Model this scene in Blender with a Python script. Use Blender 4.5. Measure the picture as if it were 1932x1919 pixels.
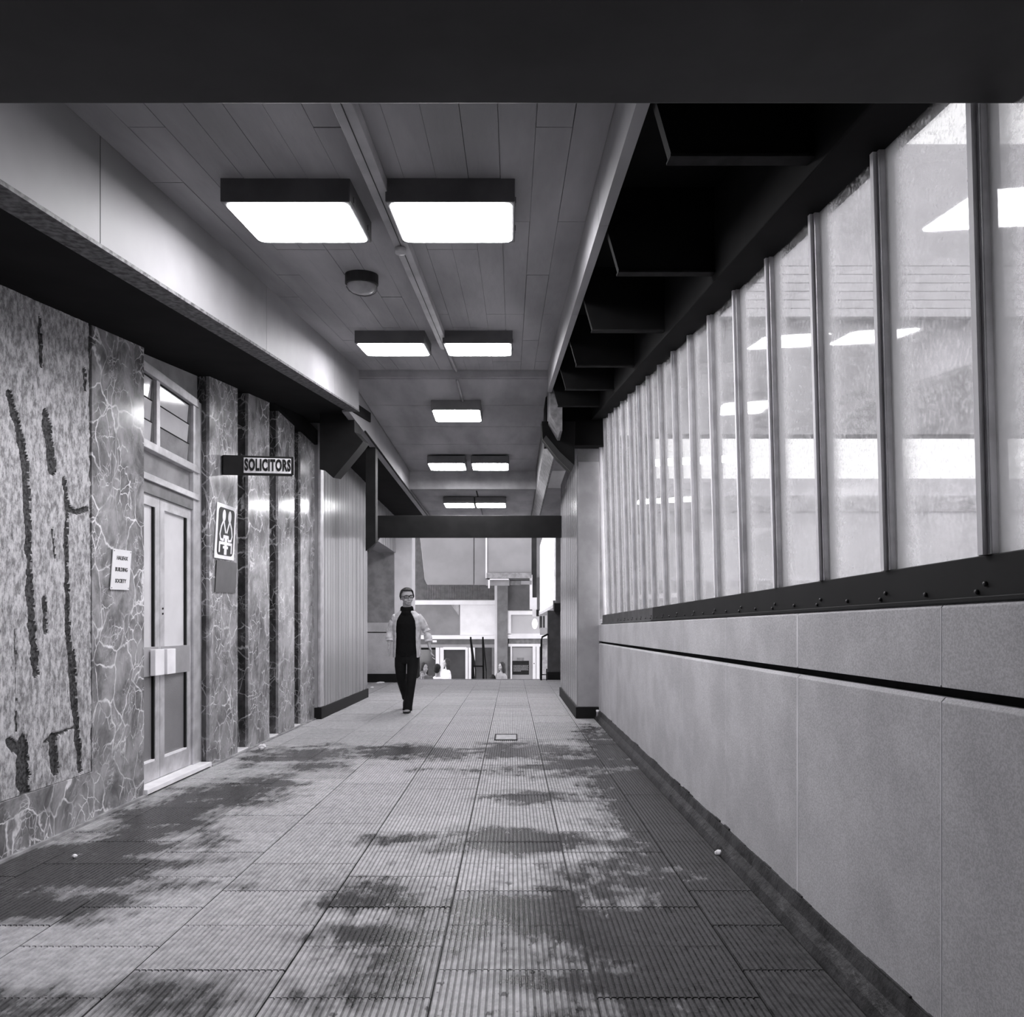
import bpy, bmesh, math, random
from mathutils import Vector, Matrix, Euler, noise
random.seed(7)
scn = bpy.context.scene
C = scn.collection
for o in list(bpy.data.objects): bpy.data.objects.remove(o)

# ------------------------------------------------------------------ camera, sky, exposure
K = 0.534            # survey lengths along the passage are multiplied by K to get metres
SL = 0.0905          # fall of the ramp per survey unit
EYE = 1.18
cam = bpy.data.cameras.new('camera'); co = bpy.data.objects.new('camera', cam); C.objects.link(co)
cam.sensor_width = 36; cam.sensor_fit = 'HORIZONTAL'; cam.lens = 2520*K/1932*36
cam.clip_start = .05; cam.clip_end = 600
co.location = (0, 0, EYE); co.rotation_euler = (math.pi/2, 0, 0)
scn.camera = co
scn.view_settings.view_transform = 'Standard'; scn.view_settings.look = 'None'
scn.view_settings.exposure = 0.0; scn.view_settings.gamma = 1; scn.view_settings.use_curve_mapping = False
SKY = 4.2
LAMP = 42.0
w = bpy.data.worlds.new('overcast'); scn.world = w; w.use_nodes = True
bg = w.node_tree.nodes['Background']; bg.inputs[0].default_value = (0.985, 0.97, 1.0, 1); bg.inputs[1].default_value = SKY

# ------------------------------------------------------------------ materials
def lin(s): s /= 255; return s/12.92 if s <= .04045 else ((s+.055)/1.055)**2.4
def col(s): v = lin(s); return (v*1.0, v*.985, v*1.02, 1)
class N:
    def __init__(s, name):
        s.m = bpy.data.materials.new(name); s.m.use_nodes = True; s.t = s.m.node_tree; s.n = s.t.nodes; s.l = s.t.links
        s.p = s.n['Principled BSDF']
    def new(s, t, **kw):
        x = s.n.new(t)
        for k, v in kw.items(): setattr(x, k, v)
        return x
    def link(s, a, b): s.l.new(a, b)
    def math(s, op, a, b=None, c=None, clamp=False):
        x = s.n.new('ShaderNodeMath'); x.operation = op; x.use_clamp = clamp
        for i, q in enumerate((a, b, c)):
            if q is None: continue
            if isinstance(q, (int, float)): x.inputs[i].default_value = q
            else: s.link(q, x.inputs[i])
        return x.outputs[0]
    def pos(s, sc=(1,1,1)):
        g = s.new('ShaderNodeNewGeometry'); mp = s.new('ShaderNodeMapping'); mp.inputs['Scale'].default_value = sc
        s.link(g.outputs['Position'], mp.inputs[0]); return mp.outputs[0]
    def noise(s, vec, scale, detail=4, rough=.55, dist=0):
        x = s.new('ShaderNodeTexNoise'); s.link(vec, x.inputs['Vector'])
        x.inputs['Scale'].default_value = scale; x.inputs['Detail'].default_value = detail
        x.inputs['Roughness'].default_value = rough; x.inputs['Distortion'].default_value = dist
        return x.outputs[0]
    def ramp(s, v, a, b, lo=0., hi=1., smooth=True):
        x = s.new('ShaderNodeMapRange'); x.interpolation_type = 'SMOOTHSTEP' if smooth else 'LINEAR'
        s.link(v, x.inputs[0]); x.inputs[1].default_value = a; x.inputs[2].default_value = b
        x.inputs[3].default_value = lo; x.inputs[4].default_value = hi; return x.outputs[0]
    def mix(s, f, a, b):
        x = s.new('ShaderNodeMix'); x.data_type = 'RGBA'
        for i, q in ((0, f), (6, a), (7, b)):
            if isinstance(q, (int, float, tuple)): x.inputs[i].default_value = q
            else: s.link(q, x.inputs[i])
        return x.outputs[2]
    def bump(s, h, strength, dist=.01):
        x = s.new('ShaderNodeBump'); x.inputs['Strength'].default_value = strength; x.inputs['Distance'].default_value = dist
        s.link(h, x.inputs['Height']); s.link(x.outputs[0], s.p.inputs['Normal'])
    def set(s, rough=.6, spec=.5, metal=0.):
        s.p.inputs['Roughness'].default_value = rough; s.p.inputs['Specular IOR Level'].default_value = spec
        s.p.inputs['Metallic'].default_value = metal
MATS = {}
def plain(name, g, rough=.6, spec=.4, var=.12, scale=6, bump=0, bscale=60, metal=0, st=(1,1,1), fine=0):
    if name in MATS: return MATS[name]
    n = N(name); n.set(rough, spec, metal)
    v = n.pos(st); f = n.noise(v, scale, 5)
    f = n.ramp(f, .3, .7)
    c = n.mix(f, col(g*(1-var)), col(min(255, g*(1+var))))
    if fine:
        f2 = n.ramp(n.noise(n.pos(), bscale, 2), .35, .65)
        c2 = n.mix(f2, (1-fine, 1-fine, 1-fine, 1), (1+fine, 1+fine, 1+fine, 1))
        mm = n.new('ShaderNodeMix'); mm.data_type = 'RGBA'; mm.blend_type = 'MULTIPLY'; mm.inputs[0].default_value = 1
        n.link(c, mm.inputs[6]); n.link(c2, mm.inputs[7]); c = mm.outputs[2]
    n.link(c, n.p.inputs['Base Color'])
    if bump: n.bump(n.noise(n.pos(st), bscale, 3), bump)
    MATS[name] = n.m; return n.m
def emit(name, strength, g=(1, .99, 1.02)):
    n = N(name); n.p.inputs['Base Color'].default_value = (.8, .8, .8, 1)
    n.p.inputs['Emission Color'].default_value = (*g, 1); n.p.inputs['Emission Strength'].default_value = strength
    return n.m

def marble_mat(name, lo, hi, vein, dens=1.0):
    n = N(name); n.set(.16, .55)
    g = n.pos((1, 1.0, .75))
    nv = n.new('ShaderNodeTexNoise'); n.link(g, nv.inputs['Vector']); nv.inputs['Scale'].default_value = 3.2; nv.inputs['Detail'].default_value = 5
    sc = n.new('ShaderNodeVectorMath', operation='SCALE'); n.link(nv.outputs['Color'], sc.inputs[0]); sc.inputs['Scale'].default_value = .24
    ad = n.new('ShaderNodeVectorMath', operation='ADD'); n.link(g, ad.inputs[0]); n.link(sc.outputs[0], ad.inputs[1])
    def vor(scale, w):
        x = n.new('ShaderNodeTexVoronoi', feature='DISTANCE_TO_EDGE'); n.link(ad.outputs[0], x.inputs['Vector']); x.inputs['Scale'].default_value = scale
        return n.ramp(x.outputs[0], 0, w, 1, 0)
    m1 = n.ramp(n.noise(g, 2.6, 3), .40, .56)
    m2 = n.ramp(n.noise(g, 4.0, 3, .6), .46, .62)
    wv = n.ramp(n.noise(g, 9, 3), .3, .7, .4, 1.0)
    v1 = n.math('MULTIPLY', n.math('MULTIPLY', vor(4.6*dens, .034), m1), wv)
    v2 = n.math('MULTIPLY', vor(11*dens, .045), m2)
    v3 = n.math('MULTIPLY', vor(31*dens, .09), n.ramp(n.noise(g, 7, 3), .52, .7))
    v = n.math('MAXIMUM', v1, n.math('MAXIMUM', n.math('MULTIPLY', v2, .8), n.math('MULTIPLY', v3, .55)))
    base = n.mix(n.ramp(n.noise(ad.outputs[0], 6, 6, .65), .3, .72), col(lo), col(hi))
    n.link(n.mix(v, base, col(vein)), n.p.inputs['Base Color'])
    return n.m

def stone_mat():
    n = N('rough weathered stone'); n.set(.8, .25)
    g = n.pos((1, 1, .5))
    f = n.ramp(n.noise(g, 34, 6, .75), .36, .64)
    c = n.mix(f, col(114), col(192))
    pit = n.ramp(n.noise(n.pos((1, 1, .35)), 60, 3, .6), .62, .70)
    c = n.mix(n.math('MULTIPLY', pit, .75), c, col(62))
    lt = n.ramp(n.noise(n.pos((1, 1, .6)), 9, 5, .7), .58, .74)
    c = n.mix(n.math('MULTIPLY', lt, .5), c, col(205))
    n.link(c, n.p.inputs['Base Color'])
    n.bump(n.noise(g, 70, 5, .7), .6, .006)
    return n.m

def floor_mat(name, g0=146, ribbed=True):
    n = N(name)
    ge = n.new('ShaderNodeNewGeometry'); sp = n.new('ShaderNodeSeparateXYZ'); n.link(ge.outputs['Position'], sp.inputs[0])
    x = sp.outputs[0]; y = n.math('DIVIDE', sp.outputs[1], K)
    nz = n.noise(n.pos((.8, 1.3, 1)), 3.4, 4, .55); nz2 = n.noise(n.pos((3.0, 1, 1)), 7.0, 4, .6)
    wob = n.math('MULTIPLY', n.math('SUBTRACT', nz, .5), 2.3)
    wob = n.math('ADD', wob, n.math('MULTIPLY', n.math('SUBTRACT', nz2, .5), 1.3))
    # damp patches where water has been trodden in: (x, y, rx, ry, weight)
    blobs = [(1.15, 4.2, 1.05, 3.6, 1.5), (1.1, 8.5, .60, 4.8, 1.3), (.75, 4.3, .7, .6, 1.1), (1.0, 13, .38, 3.5, .85), (.0, 7.45, .55, .45, 1.0),
             (-.62, 5.95, .26, .5, .9), (-.3, 5.2, .5, .5, .75), (-.42, 4.75, .2, .5, .8), (.15, 5.4, .45, .9, .85), (.1, 9.4, .42, .38, .9), (.35, 4.5, .5, .3, .8),
             (-2.35, 6.6, .8, 1.2, 1.1), (-2.1, 5.7, .6, .45, .9), (-2.2, 8.6, .35, 2.2, .9), (-1.95, 9.8, .4, 1.2, .8), (-.9, 12.9, .9, .75, .9), (.15, 13.0, .6, 1.0, .85), (-1.9, 12.6, .6, 1.1, .8), (-1.7, 11.6, .5, .6, .6),
             (-1.4, 4.15, .9, .35, .55), (-.1, 11.2, .5, .5, .5), (.6, 11.8, .5, 1.2, .8), (-.6, 7.5, .35, .25, .7)]
    wet = None
    for bx, by, rx, ry, wt in blobs:
        dx = n.math('DIVIDE', n.math('SUBTRACT', x, bx), rx); dy = n.math('DIVIDE', n.math('SUBTRACT', y, by), ry)
        d = n.math('SQRT', n.math('ADD', n.math('MULTIPLY', dx, dx), n.math('MULTIPLY', dy, dy)))
        b = n.math('MULTIPLY', n.math('SUBTRACT', 1.25, d), wt)
        wet = b if wet is None else n.math('MAXIMUM', wet, b)
    wet = n.math('ADD', wet, wob)
    hf = n.noise(n.pos((2.2, 1, 1)), 30, 3, .6)
    wet = n.math('ADD', wet, n.math('MULTIPLY', n.math('SUBTRACT', hf, .5), .28))
    wm = n.ramp(wet, -.05, .75)
    oi = n.new('ShaderNodeObjectInfo')
    tone = n.ramp(oi.outputs['Random'], 0, 1, .87, 1.05, False)
    grain = n.ramp(n.noise(n.pos(), 24, 5, .65), .3, .7)
    dry = n.mix(grain, col(g0*.90), col(g0*1.10))
    blot = n.ramp(n.noise(n.pos(), 38, 2, .5), .70, .76)
    dry = n.mix(n.math('MULTIPLY', blot, .5), dry, col(70))
    wetc = n.mix(grain, col(g0*.30), col(g0*.44))
    c = n.mix(wm, dry, wetc)
    spot = n.ramp(n.noise(n.pos((1, .8, 1)), 19, 2, .4), .655, .70)
    spot = n.math('MULTIPLY', spot, n.ramp(n.math('ABSOLUTE', n.math('SUBTRACT', x, .15)), .6, 1.1, 1, 0))
    spot = n.math('MULTIPLY', spot, n.ramp(y, 5.5, 8, 1, 0))
    c = n.mix(n.math('MULTIPLY', spot, .85), c, col(32))
    mm = n.new('ShaderNodeMix'); mm.data_type = 'RGBA'; mm.blend_type = 'MULTIPLY'; mm.inputs[0].default_value = 1
    n.link(c, mm.inputs[6]); n.link(tone, mm.inputs[7])
    n.link(mm.outputs[2], n.p.inputs['Base Color'])
    n.link(n.ramp(wet, .05, .8, .5, .16), n.p.inputs['Roughness'])
    n.p.inputs['Specular IOR Level'].default_value = .35
    n.bump(n.noise(n.pos(), 120, 3, .6), .35, .004)
    return n.m

def glass_mat(name, rad=.9, mull=None, dirt=1.0):
    n = N(name); n.n.remove(n.p); out = n.n['Material Output']
    tr = n.new('ShaderNodeBsdfTransparent'); tr.inputs[0].default_value = (rad, rad, rad, 1)
    gl = n.new('ShaderNodeBsdfGlossy'); gl.inputs['Roughness'].default_value = .03
    fr = n.new('ShaderNodeFresnel'); fr.inputs[0].default_value = 1.5
    m1 = n.new('ShaderNodeMixShader'); n.link(n.math('MULTIPLY', fr.outputs[0], .8), m1.inputs[0]); n.link(tr.outputs[0], m1.inputs[1]); n.link(gl.outputs[0], m1.inputs[2])
    last = m1
    if mull:
        df = n.new('ShaderNodeBsdfDiffuse'); df.inputs[0].default_value = col(150)
        tl = n.new('ShaderNodeBsdfTranslucent'); tl.inputs[0].default_value = (.62, .62, .63, 1)
        m2 = n.new('ShaderNodeMixShader'); m2.inputs[0].default_value = .8; n.link(df.outputs[0], m2.inputs[1]); n.link(tl.outputs[0], m2.inputs[2])
        ge = n.new('ShaderNodeNewGeometry'); sp = n.new('ShaderNodeSeparateXYZ'); n.link(ge.outputs['Position'], sp.inputs[0])
        y = n.math('DIVIDE', sp.outputs[1], K)
        fr2 = n.math('FRACT', n.math('DIVIDE', n.math('SUBTRACT', y, mull[0]), mull[1]))     # 0 just past a mullion, 1 just before the next
        sp1 = n.noise(n.pos(), 42, 4, .65); 
        edge = n.math('ADD', fr2, n.math('MULTIPLY', n.math('SUBTRACT', sp1, .5), .16))
        band = n.ramp(edge, .64, .92)
        e2 = n.ramp(fr2, .0, .10, .45, 0)
        fleck = n.ramp(n.noise(n.pos((1, 1, .8)), 75, 3, .5), .52, .68, 0, .42)
        film = n.ramp(n.noise(n.pos(), 2.5, 3, .5), .3, .7, .04, .16)
        a = n.math('MAXIMUM', n.math('MULTIPLY', band, .95), e2)
        n.link(n.math('SUBTRACT', .82, n.math('MULTIPLY', band, .5)), m2.inputs[0])
        fac = n.math('MULTIPLY', n.math('MINIMUM', n.math('ADD', n.math('ADD', a, fleck), film), .85), dirt)
        m3 = n.new('ShaderNodeMixShader'); n.link(fac, m3.inputs[0]); n.link(m1.outputs[0], m3.inputs[1]); n.link(m2.outputs[0], m3.inputs[2]); last = m3
    n.link(last.outputs[0], out.inputs[0]); return n.m

M_dark = plain('dark painted steel', 46, .55, .25, .12, 3)
M_black = plain('black paint', 26, .6, .2, .15, 5)
M_soff = plain('dark soffit paint with shade', 20, .8, .1, .2, 3)  # dark paint that also carries the shade behind the fascias
M_conc = plain('pale board-marked concrete', 160, .7, .3, .10, 2.2, .25, 35, st=(1, .25, 1))
M_fas = plain('pale painted fascia', 146, .55, .3, .12, 1.5, .15, 20, st=(1, .4, .4))
M_prec = plain('speckled precast concrete', 184, .75, .25, .05, 3, .10, 170, fine=.13)
M_precd = plain('dark wet skirting', 50, .45, .4, .35, 9, .6, 40)
M_alu = plain('brushed aluminium', 196, .38, .5, .08, 8, metal=.35)
M_alud = plain('dull aluminium edge', 120, .45, .5, .1, 8, metal=.3)
M_joint = plain('pale mortar', 206, .8, .2, .05, 6)
M_white = plain('white paint', 232, .5, .4, .04, 4)
M_tray = plain('painted steel trunking', 168, .4, .5, .08, 4)
M_house = plain('grey enamelled housing', 96, .45, .4, .08, 4)
M_clad = plain('glossy ribbed cladding', 150, .2, .6, .025, 3, st=(1, 3, .3))
M_pilf = plain('pale fine concrete', 160, .5, .4, .07, 3, .1, 60)
M_grey = plain('grey render', 138, .8, .2, .10, 4, .2, 60)
M_far = plain('far pale wall', 132, .8, .2, .06, 1.5)
M_fard = plain('far grey pier', 104, .8, .2, .08, 3)
M_farw = plain('far white frame', 208, .5, .3, .03, 2)
M_fglass = plain('dark shop glass', 66, .1, .5, .15, .8)
M_gap = plain('dark joint', 30, .9, .1, .2, 10)
M_step = plain('stair concrete', 140, .8, .2, .1, 5)
M_out = plain('outside paving', 92, .9, .1, .1, .5)
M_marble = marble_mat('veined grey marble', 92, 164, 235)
M_marble_shade = marble_mat('veined marble darkened as shade', 38, 84, 200)  # darker copy of the marble; unlit look of pier sides put into colour
M_stone = stone_mat()
M_tile = floor_mat('ribbed paving tile', 168)
M_groove = floor_mat('grimy tile groove', 108)
M_bed = plain('tile joint grit', 70, .8, .2, .2, 20)
M_frost = plain('frosted lower glass', 128, .25, .5, .05, 2, .3, 220)
M_refl_paint = plain('glass with painted reflection', 206, .08, .8, .06, 1.5)  # bright window reflection is put into the pale base colour
M_lamp = emit('lit diffuser', LAMP)
M0, MP = 4.158-.875*6, .875
M_glass = glass_mat('flecked wall glass', .96, (M0, MP), .62)
nm = N('milky bay glass'); nm.n.remove(nm.p)
_t = nm.new('ShaderNodeBsdfTranslucent'); _t.inputs[0].default_value = (.85, .85, .86, 1); _r = nm.new('ShaderNodeBsdfTransparent'); _m = nm.new('ShaderNodeMixShader')
_m.inputs[0].default_value = .6; nm.link(_r.outputs[0], _m.inputs[1]); nm.link(_t.outputs[0], _m.inputs[2]); nm.link(_m.outputs[0], nm.n['Material Output'].inputs[0]); M_milk = nm.m

# ------------------------------------------------------------------ mesh helpers
class MB:
    def __init__(s): s.v = []; s.f = []
    def add(s, vs, fs):
        b = len(s.v); s.v += [tuple(p) for p in vs]; s.f += [tuple(b+i for i in f) for f in fs]; return s
    def box(s, x0, x1, y0, y1, z0, z1, ramp=False, raw=False):
        k = 1 if raw else K
        vs = []
        for z in (z0, z1):
            for x, y in ((x0, y0), (x1, y0), (x1, y1), (x0, y1)):
                vs.append((x, y*k, z-(SL*y if ramp else 0)))
        return s.add(vs, [(0,3,2,1), (4,5,6,7), (0,1,5,4), (1,2,6,5), (2,3,7,6), (3,0,4,7)])
    def prism(s, pts, y0, y1, ramp=False, raw=False):      # (x, z) outline swept along y
        k = 1 if raw else K; n = len(pts)
        a = sum(pts[i][0]*pts[(i+1) % n][1]-pts[(i+1) % n][0]*pts[i][1] for i in range(n))
        if a < 0: pts = pts[::-1]
        vs = [(x, y0*k, z-(SL*y0 if ramp else 0)) for x, z in pts]+[(x, y1*k, z-(SL*y1 if ramp else 0)) for x, z in pts]
        fs = [tuple(range(n)), tuple(range(2*n-1, n-1, -1))]+[(i, i+n, (i+1) % n+n, (i+1) % n) for i in range(n)]
        return s.add(vs, fs)
    def tube(s, pts, r, seg=8, cap=True):
        pts = [Vector(p) for p in pts]; R = r if isinstance(r, (list, tuple)) else [r]*len(pts); rings = []
        for i, p in enumerate(pts):
            d = (pts[min(i+1, len(pts)-1)]-pts[max(i-1, 0)]).normalized()
            up = Vector((0, 0, 1)) if abs(d.z) < .9 else Vector((0, 1, 0))
            a = d.cross(up).normalized(); b = d.cross(a).normalized()
            rr = R[i] if isinstance(R[i], (tuple, list)) else (R[i], R[i])
            rings.append([p+a*math.cos(t*2*math.pi/seg)*rr[0]+b*math.sin(t*2*math.pi/seg)*rr[1] for t in range(seg)])
        return s.loft(rings, cap)
    def loft(s, rings, cap=True):
        n = len(rings[0]); vs = [p for r in rings for p in r]; fs = []
        for i in range(len(rings)-1):
            for j in range(n):
                fs.append((i*n+j, i*n+(j+1) % n, (i+1)*n+(j+1) % n, (i+1)*n+j))
        if cap: fs += [tuple(range(n-1, -1, -1)), tuple(range((len(rings)-1)*n, len(rings)*n))]
        return s.add(vs, fs)
    def ell(s, c, r, rot=None, seg=14, rg=9):
        c = Vector(c); vs = []; fs = []
        for i in range(rg+1):
            th = math.pi*i/rg
            for j in range(seg):
                ph = 2*math.pi*j/seg
                p = Vector((r[0]*math.sin(th)*math.cos(ph), r[1]*math.sin(th)*math.sin(ph), r[2]*math.cos(th)))
                if rot: p = rot @ p
                vs.append(c+p)
        for i in range(rg):
            for j in range(seg): fs.append((i*seg+j, (i+1)*seg+j, (i+1)*seg+(j+1) % seg, i*seg+(j+1) % seg))
        return s.add(vs, fs)
    def lathe(s, c, prof, seg=20, zs=1):
        c = Vector(c); return s.loft([[c+Vector((r*math.cos(t*2*math.pi/seg), r*math.sin(t*2*math.pi/seg), z)) for t in range(seg)] for r, z in prof])
    def xf(s, mat): s.v = [tuple(mat @ Vector(p)) for p in s.v]; return s
    def mesh(s, name):
        m = bpy.data.meshes.new(name); m.from_pydata(s.v, [], s.f); m.validate()
        b = bmesh.new(); b.from_mesh(m); bmesh.ops.recalc_face_normals(b, faces=b.faces); b.to_mesh(m); b.free(); return m

def tag(o, label=None, cat=None, group=None, kind=None):
    for k, v in (('label', label), ('category', cat), ('group', group), ('kind', kind)):
        if v: o[k] = v
    return o
def put(o, parent):
    if parent is not None:
        o.parent = parent
        if parent.type == 'EMPTY' and not parent.get('_local'):
            o.matrix_parent_inverse = Matrix.Translation(-Vector(parent.location))
    return o
def obj(name, mb, m, parent=None, bev=0, smooth=False, kind=None, label=None, remesh=0, sub=0, solid=0):
    me = mb.mesh(name) if isinstance(mb, MB) else mb
    o = bpy.data.objects.new(name, me); C.objects.link(o)
    if m is not None: me.materials.clear(); me.materials.append(m)
    if solid: md = o.modifiers.new('s', 'SOLIDIFY'); md.thickness = solid; md.offset = 0
    if bev:
        md = o.modifiers.new('b', 'BEVEL'); md.width = bev; md.segments = 2; md.limit_method = 'ANGLE'
    if remesh:
        md = o.modifiers.new('r', 'REMESH'); md.mode = 'VOXEL'; md.voxel_size = remesh; md.use_smooth_shade = True
        s2 = o.modifiers.new('sm', 'SMOOTH'); s2.factor = .5; s2.iterations = 2
    if sub: md = o.modifiers.new('u', 'SUBSURF'); md.levels = sub; md.render_levels = sub
    if smooth:
        for p in me.polygons: p.use_smooth = True
    put(o, parent)
    return tag(o, label=label, kind=kind)
def thing(name, label, cat, loc=(0,0,0), group=None, kind=None, local=False):
    o = bpy.data.objects.new(name, None); C.objects.link(o); o.location = loc; o.empty_display_size = .2
    if local: o['_local'] = 1
    return tag(o, label, cat, group, kind)
def copy_tree(o, parent=None):
    c = o.copy(); C.objects.link(c)
    if parent: c.parent = parent; c.matrix_parent_inverse = o.matrix_parent_inverse.copy()
    for ch in list(o.children): copy_tree(ch, c)
    return c
def text_mb(s, size, depth=.002, bold=0., sx=1., align='CENTER', spacing=1.):
    cu = bpy.data.curves.new('t', 'FONT'); cu.body = s; cu.size = size; cu.extrude = depth; cu.offset = bold; cu.resolution_u = 3
    cu.align_x = align; cu.align_y = 'CENTER'; cu.space_character = spacing
    t = bpy.data.objects.new('t', cu); C.objects.link(t)
    dg = bpy.context.evaluated_depsgraph_get(); me = bpy.data.meshes.new_from_object(t.evaluated_get(dg))
    mb = MB(); mb.v = [(v.co.x*sx, v.co.y, v.co.z) for v in me.vertices]; mb.f = [tuple(p.vertices) for p in me.polygons]
    bpy.data.objects.remove(t); bpy.data.curves.remove(cu); bpy.data.meshes.remove(me)
    return mb
def X(u, y): return (u-966)*y/2520
def Z(v, y): return EYE-(v-959.5)*y/2520
def fb(mb, u0, u1, v0, v1, y, th=.2): return mb.box(X(u0, y), X(u1, y), y, y+th, Z(v1, y), Z(v0, y))
Y0 = -7.0
# ------------------------------------------------------------------ floor
fl = obj('floor', MB().box(-2.75, 1.45, Y0, 31.3, -.35, -.012, True).box(-3.7, -2.75, 22.9, 31.3, -.35, -.012, True), M_bed, kind='structure',
         label='sloping passage floor of ribbed paving tiles with damp patches')
def tile_mesh(wd, ln, nr, name):
    mb = MB(); g = .0028
    mb.box(g, wd-g, g, ln-g, -.012, -.0045, raw=True)
    p = (wd-2*g)/nr
    for i in range(nr):
        x0 = g+p*i+p*.2; x1 = g+p*(i+1)-p*.2; e = p*.12
        a, b = g, ln-g
        vs = [(x0-e, a, -.0045), (x1+e, a, -.0045), (x1, a, .0), (x0, a, .0), (x0-e, b, -.0045), (x1+e, b, -.0045), (x1, b, .0), (x0, b, .0)]
        mb.add(vs, [(0,1,2,3), (3,2,6,7), (1,5,6,2), (0,3,7,4), (5,4,7,6)])
    return mb
L = .70; cols_x = [-2.62, -2.369, -1.841, -1.313, -.785, -.258, .27, .798, 1.13]
protos = {}
tiles = []
for ci in range(8):
    x0, x1 = cols_x[ci], cols_x[ci+1]; wd = round(x1-x0, 3)
    off = 0 if ci % 2 == 0 else .35
    y = 4.28-L*3+off
    if ci == 0: off = .2
    while y < 31.2:
        tiles.append((y, ci, x0, wd)); y += L
tiles.sort()
sh = Matrix(((1,0,0,0), (0,1,0,0), (0,-SL/K,1,0), (0,0,0,1)))
rest = MB()
for i, (y, ci, x0, wd) in enumerate(tiles):
    if wd not in protos:
        mb = tile_mesh(wd, L*K, max(3, round(wd/.022)), 'floor_tile').xf(sh); protos[wd] = (mb, mb.mesh('floor_tile'))
        protos[wd][1].materials.append(M_tile); protos[wd][1].materials.append(M_groove)
        for pi in range(6): protos[wd][1].polygons[pi].material_index = 1
    dz = random.uniform(-.0012, .0012)
    if i < 290:
        o = bpy.data.objects.new('floor_tile', protos[wd][1]); C.objects.link(o); o.parent = fl
        o.location = (x0, y*K, -SL*y+dz)
    else:
        m2 = protos[wd][0]; rest.add([(a+x0, b+y*K, c-SL*y+dz) for a, b, c in m2.v], m2.f)
y = 23.0
while y < 31.2:
    rest.box(-3.69, -3.1, y, y+L-.02, -.02, 0, True).box(-3.09, -2.63, y+.1, y+L+.08, -.02, 0, True); y += L
obj('floor_tile', rest, M_tile, fl, kind='stuff', label='furthest paving tiles by the stair head')
obj('kerb_strip', MB().box(-2.66, -2.575, Y0, 11.4, -.05, .012, True).box(-2.66, -2.575, 11.5, 17.6, -.05, .012, True), plain('pale kerb stone', 150, .6, .3, .15, 8), fl)
# small sunken cover in the floor
cv = MB()
for a in ((-.19, .06, 14.2, 14.26), (-.19, .06, 14.95, 15.0), (-.19, -.175, 14.2, 15.0), (.045, .06, 14.2, 15.0)): cv.box(a[0], a[1], a[2], a[3], -.01, .006, True)
cov = thing('floor_cover', 'small rectangular access cover set in the tiled floor', 'cover', (-.06, 14.6*K, -SL*14.6))
obj('rim', cv, M_black, cov); obj('plate', MB().box(-.173, .043, 14.28, 14.93, -.01, .004, True), M_tile, cov)

# ------------------------------------------------------------------ ceiling
ce = obj('ceiling', MB().box(-2.9, 1.35, Y0, 15.5, 2.80, 3.1).box(-2.7, 1.35, 15.45, 24.6, 4.10, 4.4, True).box(-2.7, 1.35, 24.6, 31.4, 3.78, 4.2, True)
         .box(-1.88, .55, 24.55, 24.75, 3.76, 4.2, True), M_conc, kind='structure', label='board-marked concrete ceiling over the passage')
nb = 14; bw = (.41+1.765)/nb
for i in range(nb):
    y = 3.0+random.choice((0, .9, 1.7, 2.6)); y0 = 2.9
    cuts = [2.9]
    while y < 15.3: cuts.append(y); y += 3.55
    cuts.append(15.42)
    for a, b in zip(cuts, cuts[1:]):
        if b-a < .2: continue
        dz = random.uniform(0, .0025)
        g = .0008 if random.random() < .7 else .0018
        obj('ceiling_board', MB().box(-1.765+bw*i+g, -1.765+bw*(i+1)-g, a+.006, b-.006, 2.78-dz, 2.80), M_conc, ce)
for i in range(5):
    y = 15.5+1.82*i
    obj('ceiling_panel', MB().box(-1.87, .43, y+.012, y+1.808, 4.085, 4.10, True), M_conc, ce)
for i in range(3):
    y = 24.8+2.2*i
    obj('ceiling_panel', MB().box(-1.87, .43, y+.012, y+2.188, 3.765, 3.78, True), M_conc, ce)

# ------------------------------------------------------------------ fascias, soffits, beams
t1 = thing('trim_1', 'long pale fascia along the left edge of the ceiling', 'fascia', (-1.8, 9.6*K, 2.3), kind='structure')
for i, (a, b) in enumerate(((Y0, 5.72), (5.73, 9.60), (9.61, 13.3), (13.31, 15.4))):
    obj('fascia_panel', MB().box(-1.86, -1.765, a, b, 2.314, 2.80), M_fas, t1)
obj('edge_strip', MB().box(-1.90, -1.760, 3.9, 15.42, 2.296, 2.3135), plain('worn edge strip', 84, .6, .3, .4, 30), t1)
obj('fascia_panel', MB().box(-1.96, -1.88, 15.4, 31.3, 2.51+EYE, 4.12, True), M_fas, t1)
obj('conduit', MB().tube([(-1.868, 17*K, 2.52+EYE-SL*17), (-1.868, 31*K, 2.52+EYE-SL*31)], .012, 8), M_black, t1, smooth=True)
t2 = thing('trim_2', 'narrow pale fascia along the right edge of the ceiling', 'fascia', (.43, 9.6*K, 2.5), kind='structure')
for a, b in ((Y0, 6.3), (6.31, 9.2), (9.21, 12.1), (12.11, 15.35)):
    obj('fascia_panel', MB().box(.41, .455, a, b, 2.515, 2.80), M_fas, t2)
obj('fascia_panel', MB().prism([(.44, 4.12), (.44, 3.66), (.55, 3.47), (.58, 3.47), (.58, 4.12)], 15.4, 31.3, True), plain('weathered fascia', 120, .6, .3, .15, 12), t2)
t3 = thing('trim_3', 'dark soffit with cross fins above the glazed wall', 'soffit', (.8, 9.6*K, 2.6), kind='structure')
obj('soffit_board', MB().box(.455, 1.35, Y0, 17.7, 2.74, 2.80), M_soff, t3)
fin_pts = [(.456, 2.739), (.456, 2.56), (.52, 2.335), (.985, 2.335), (.985, 2.739)]
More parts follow.
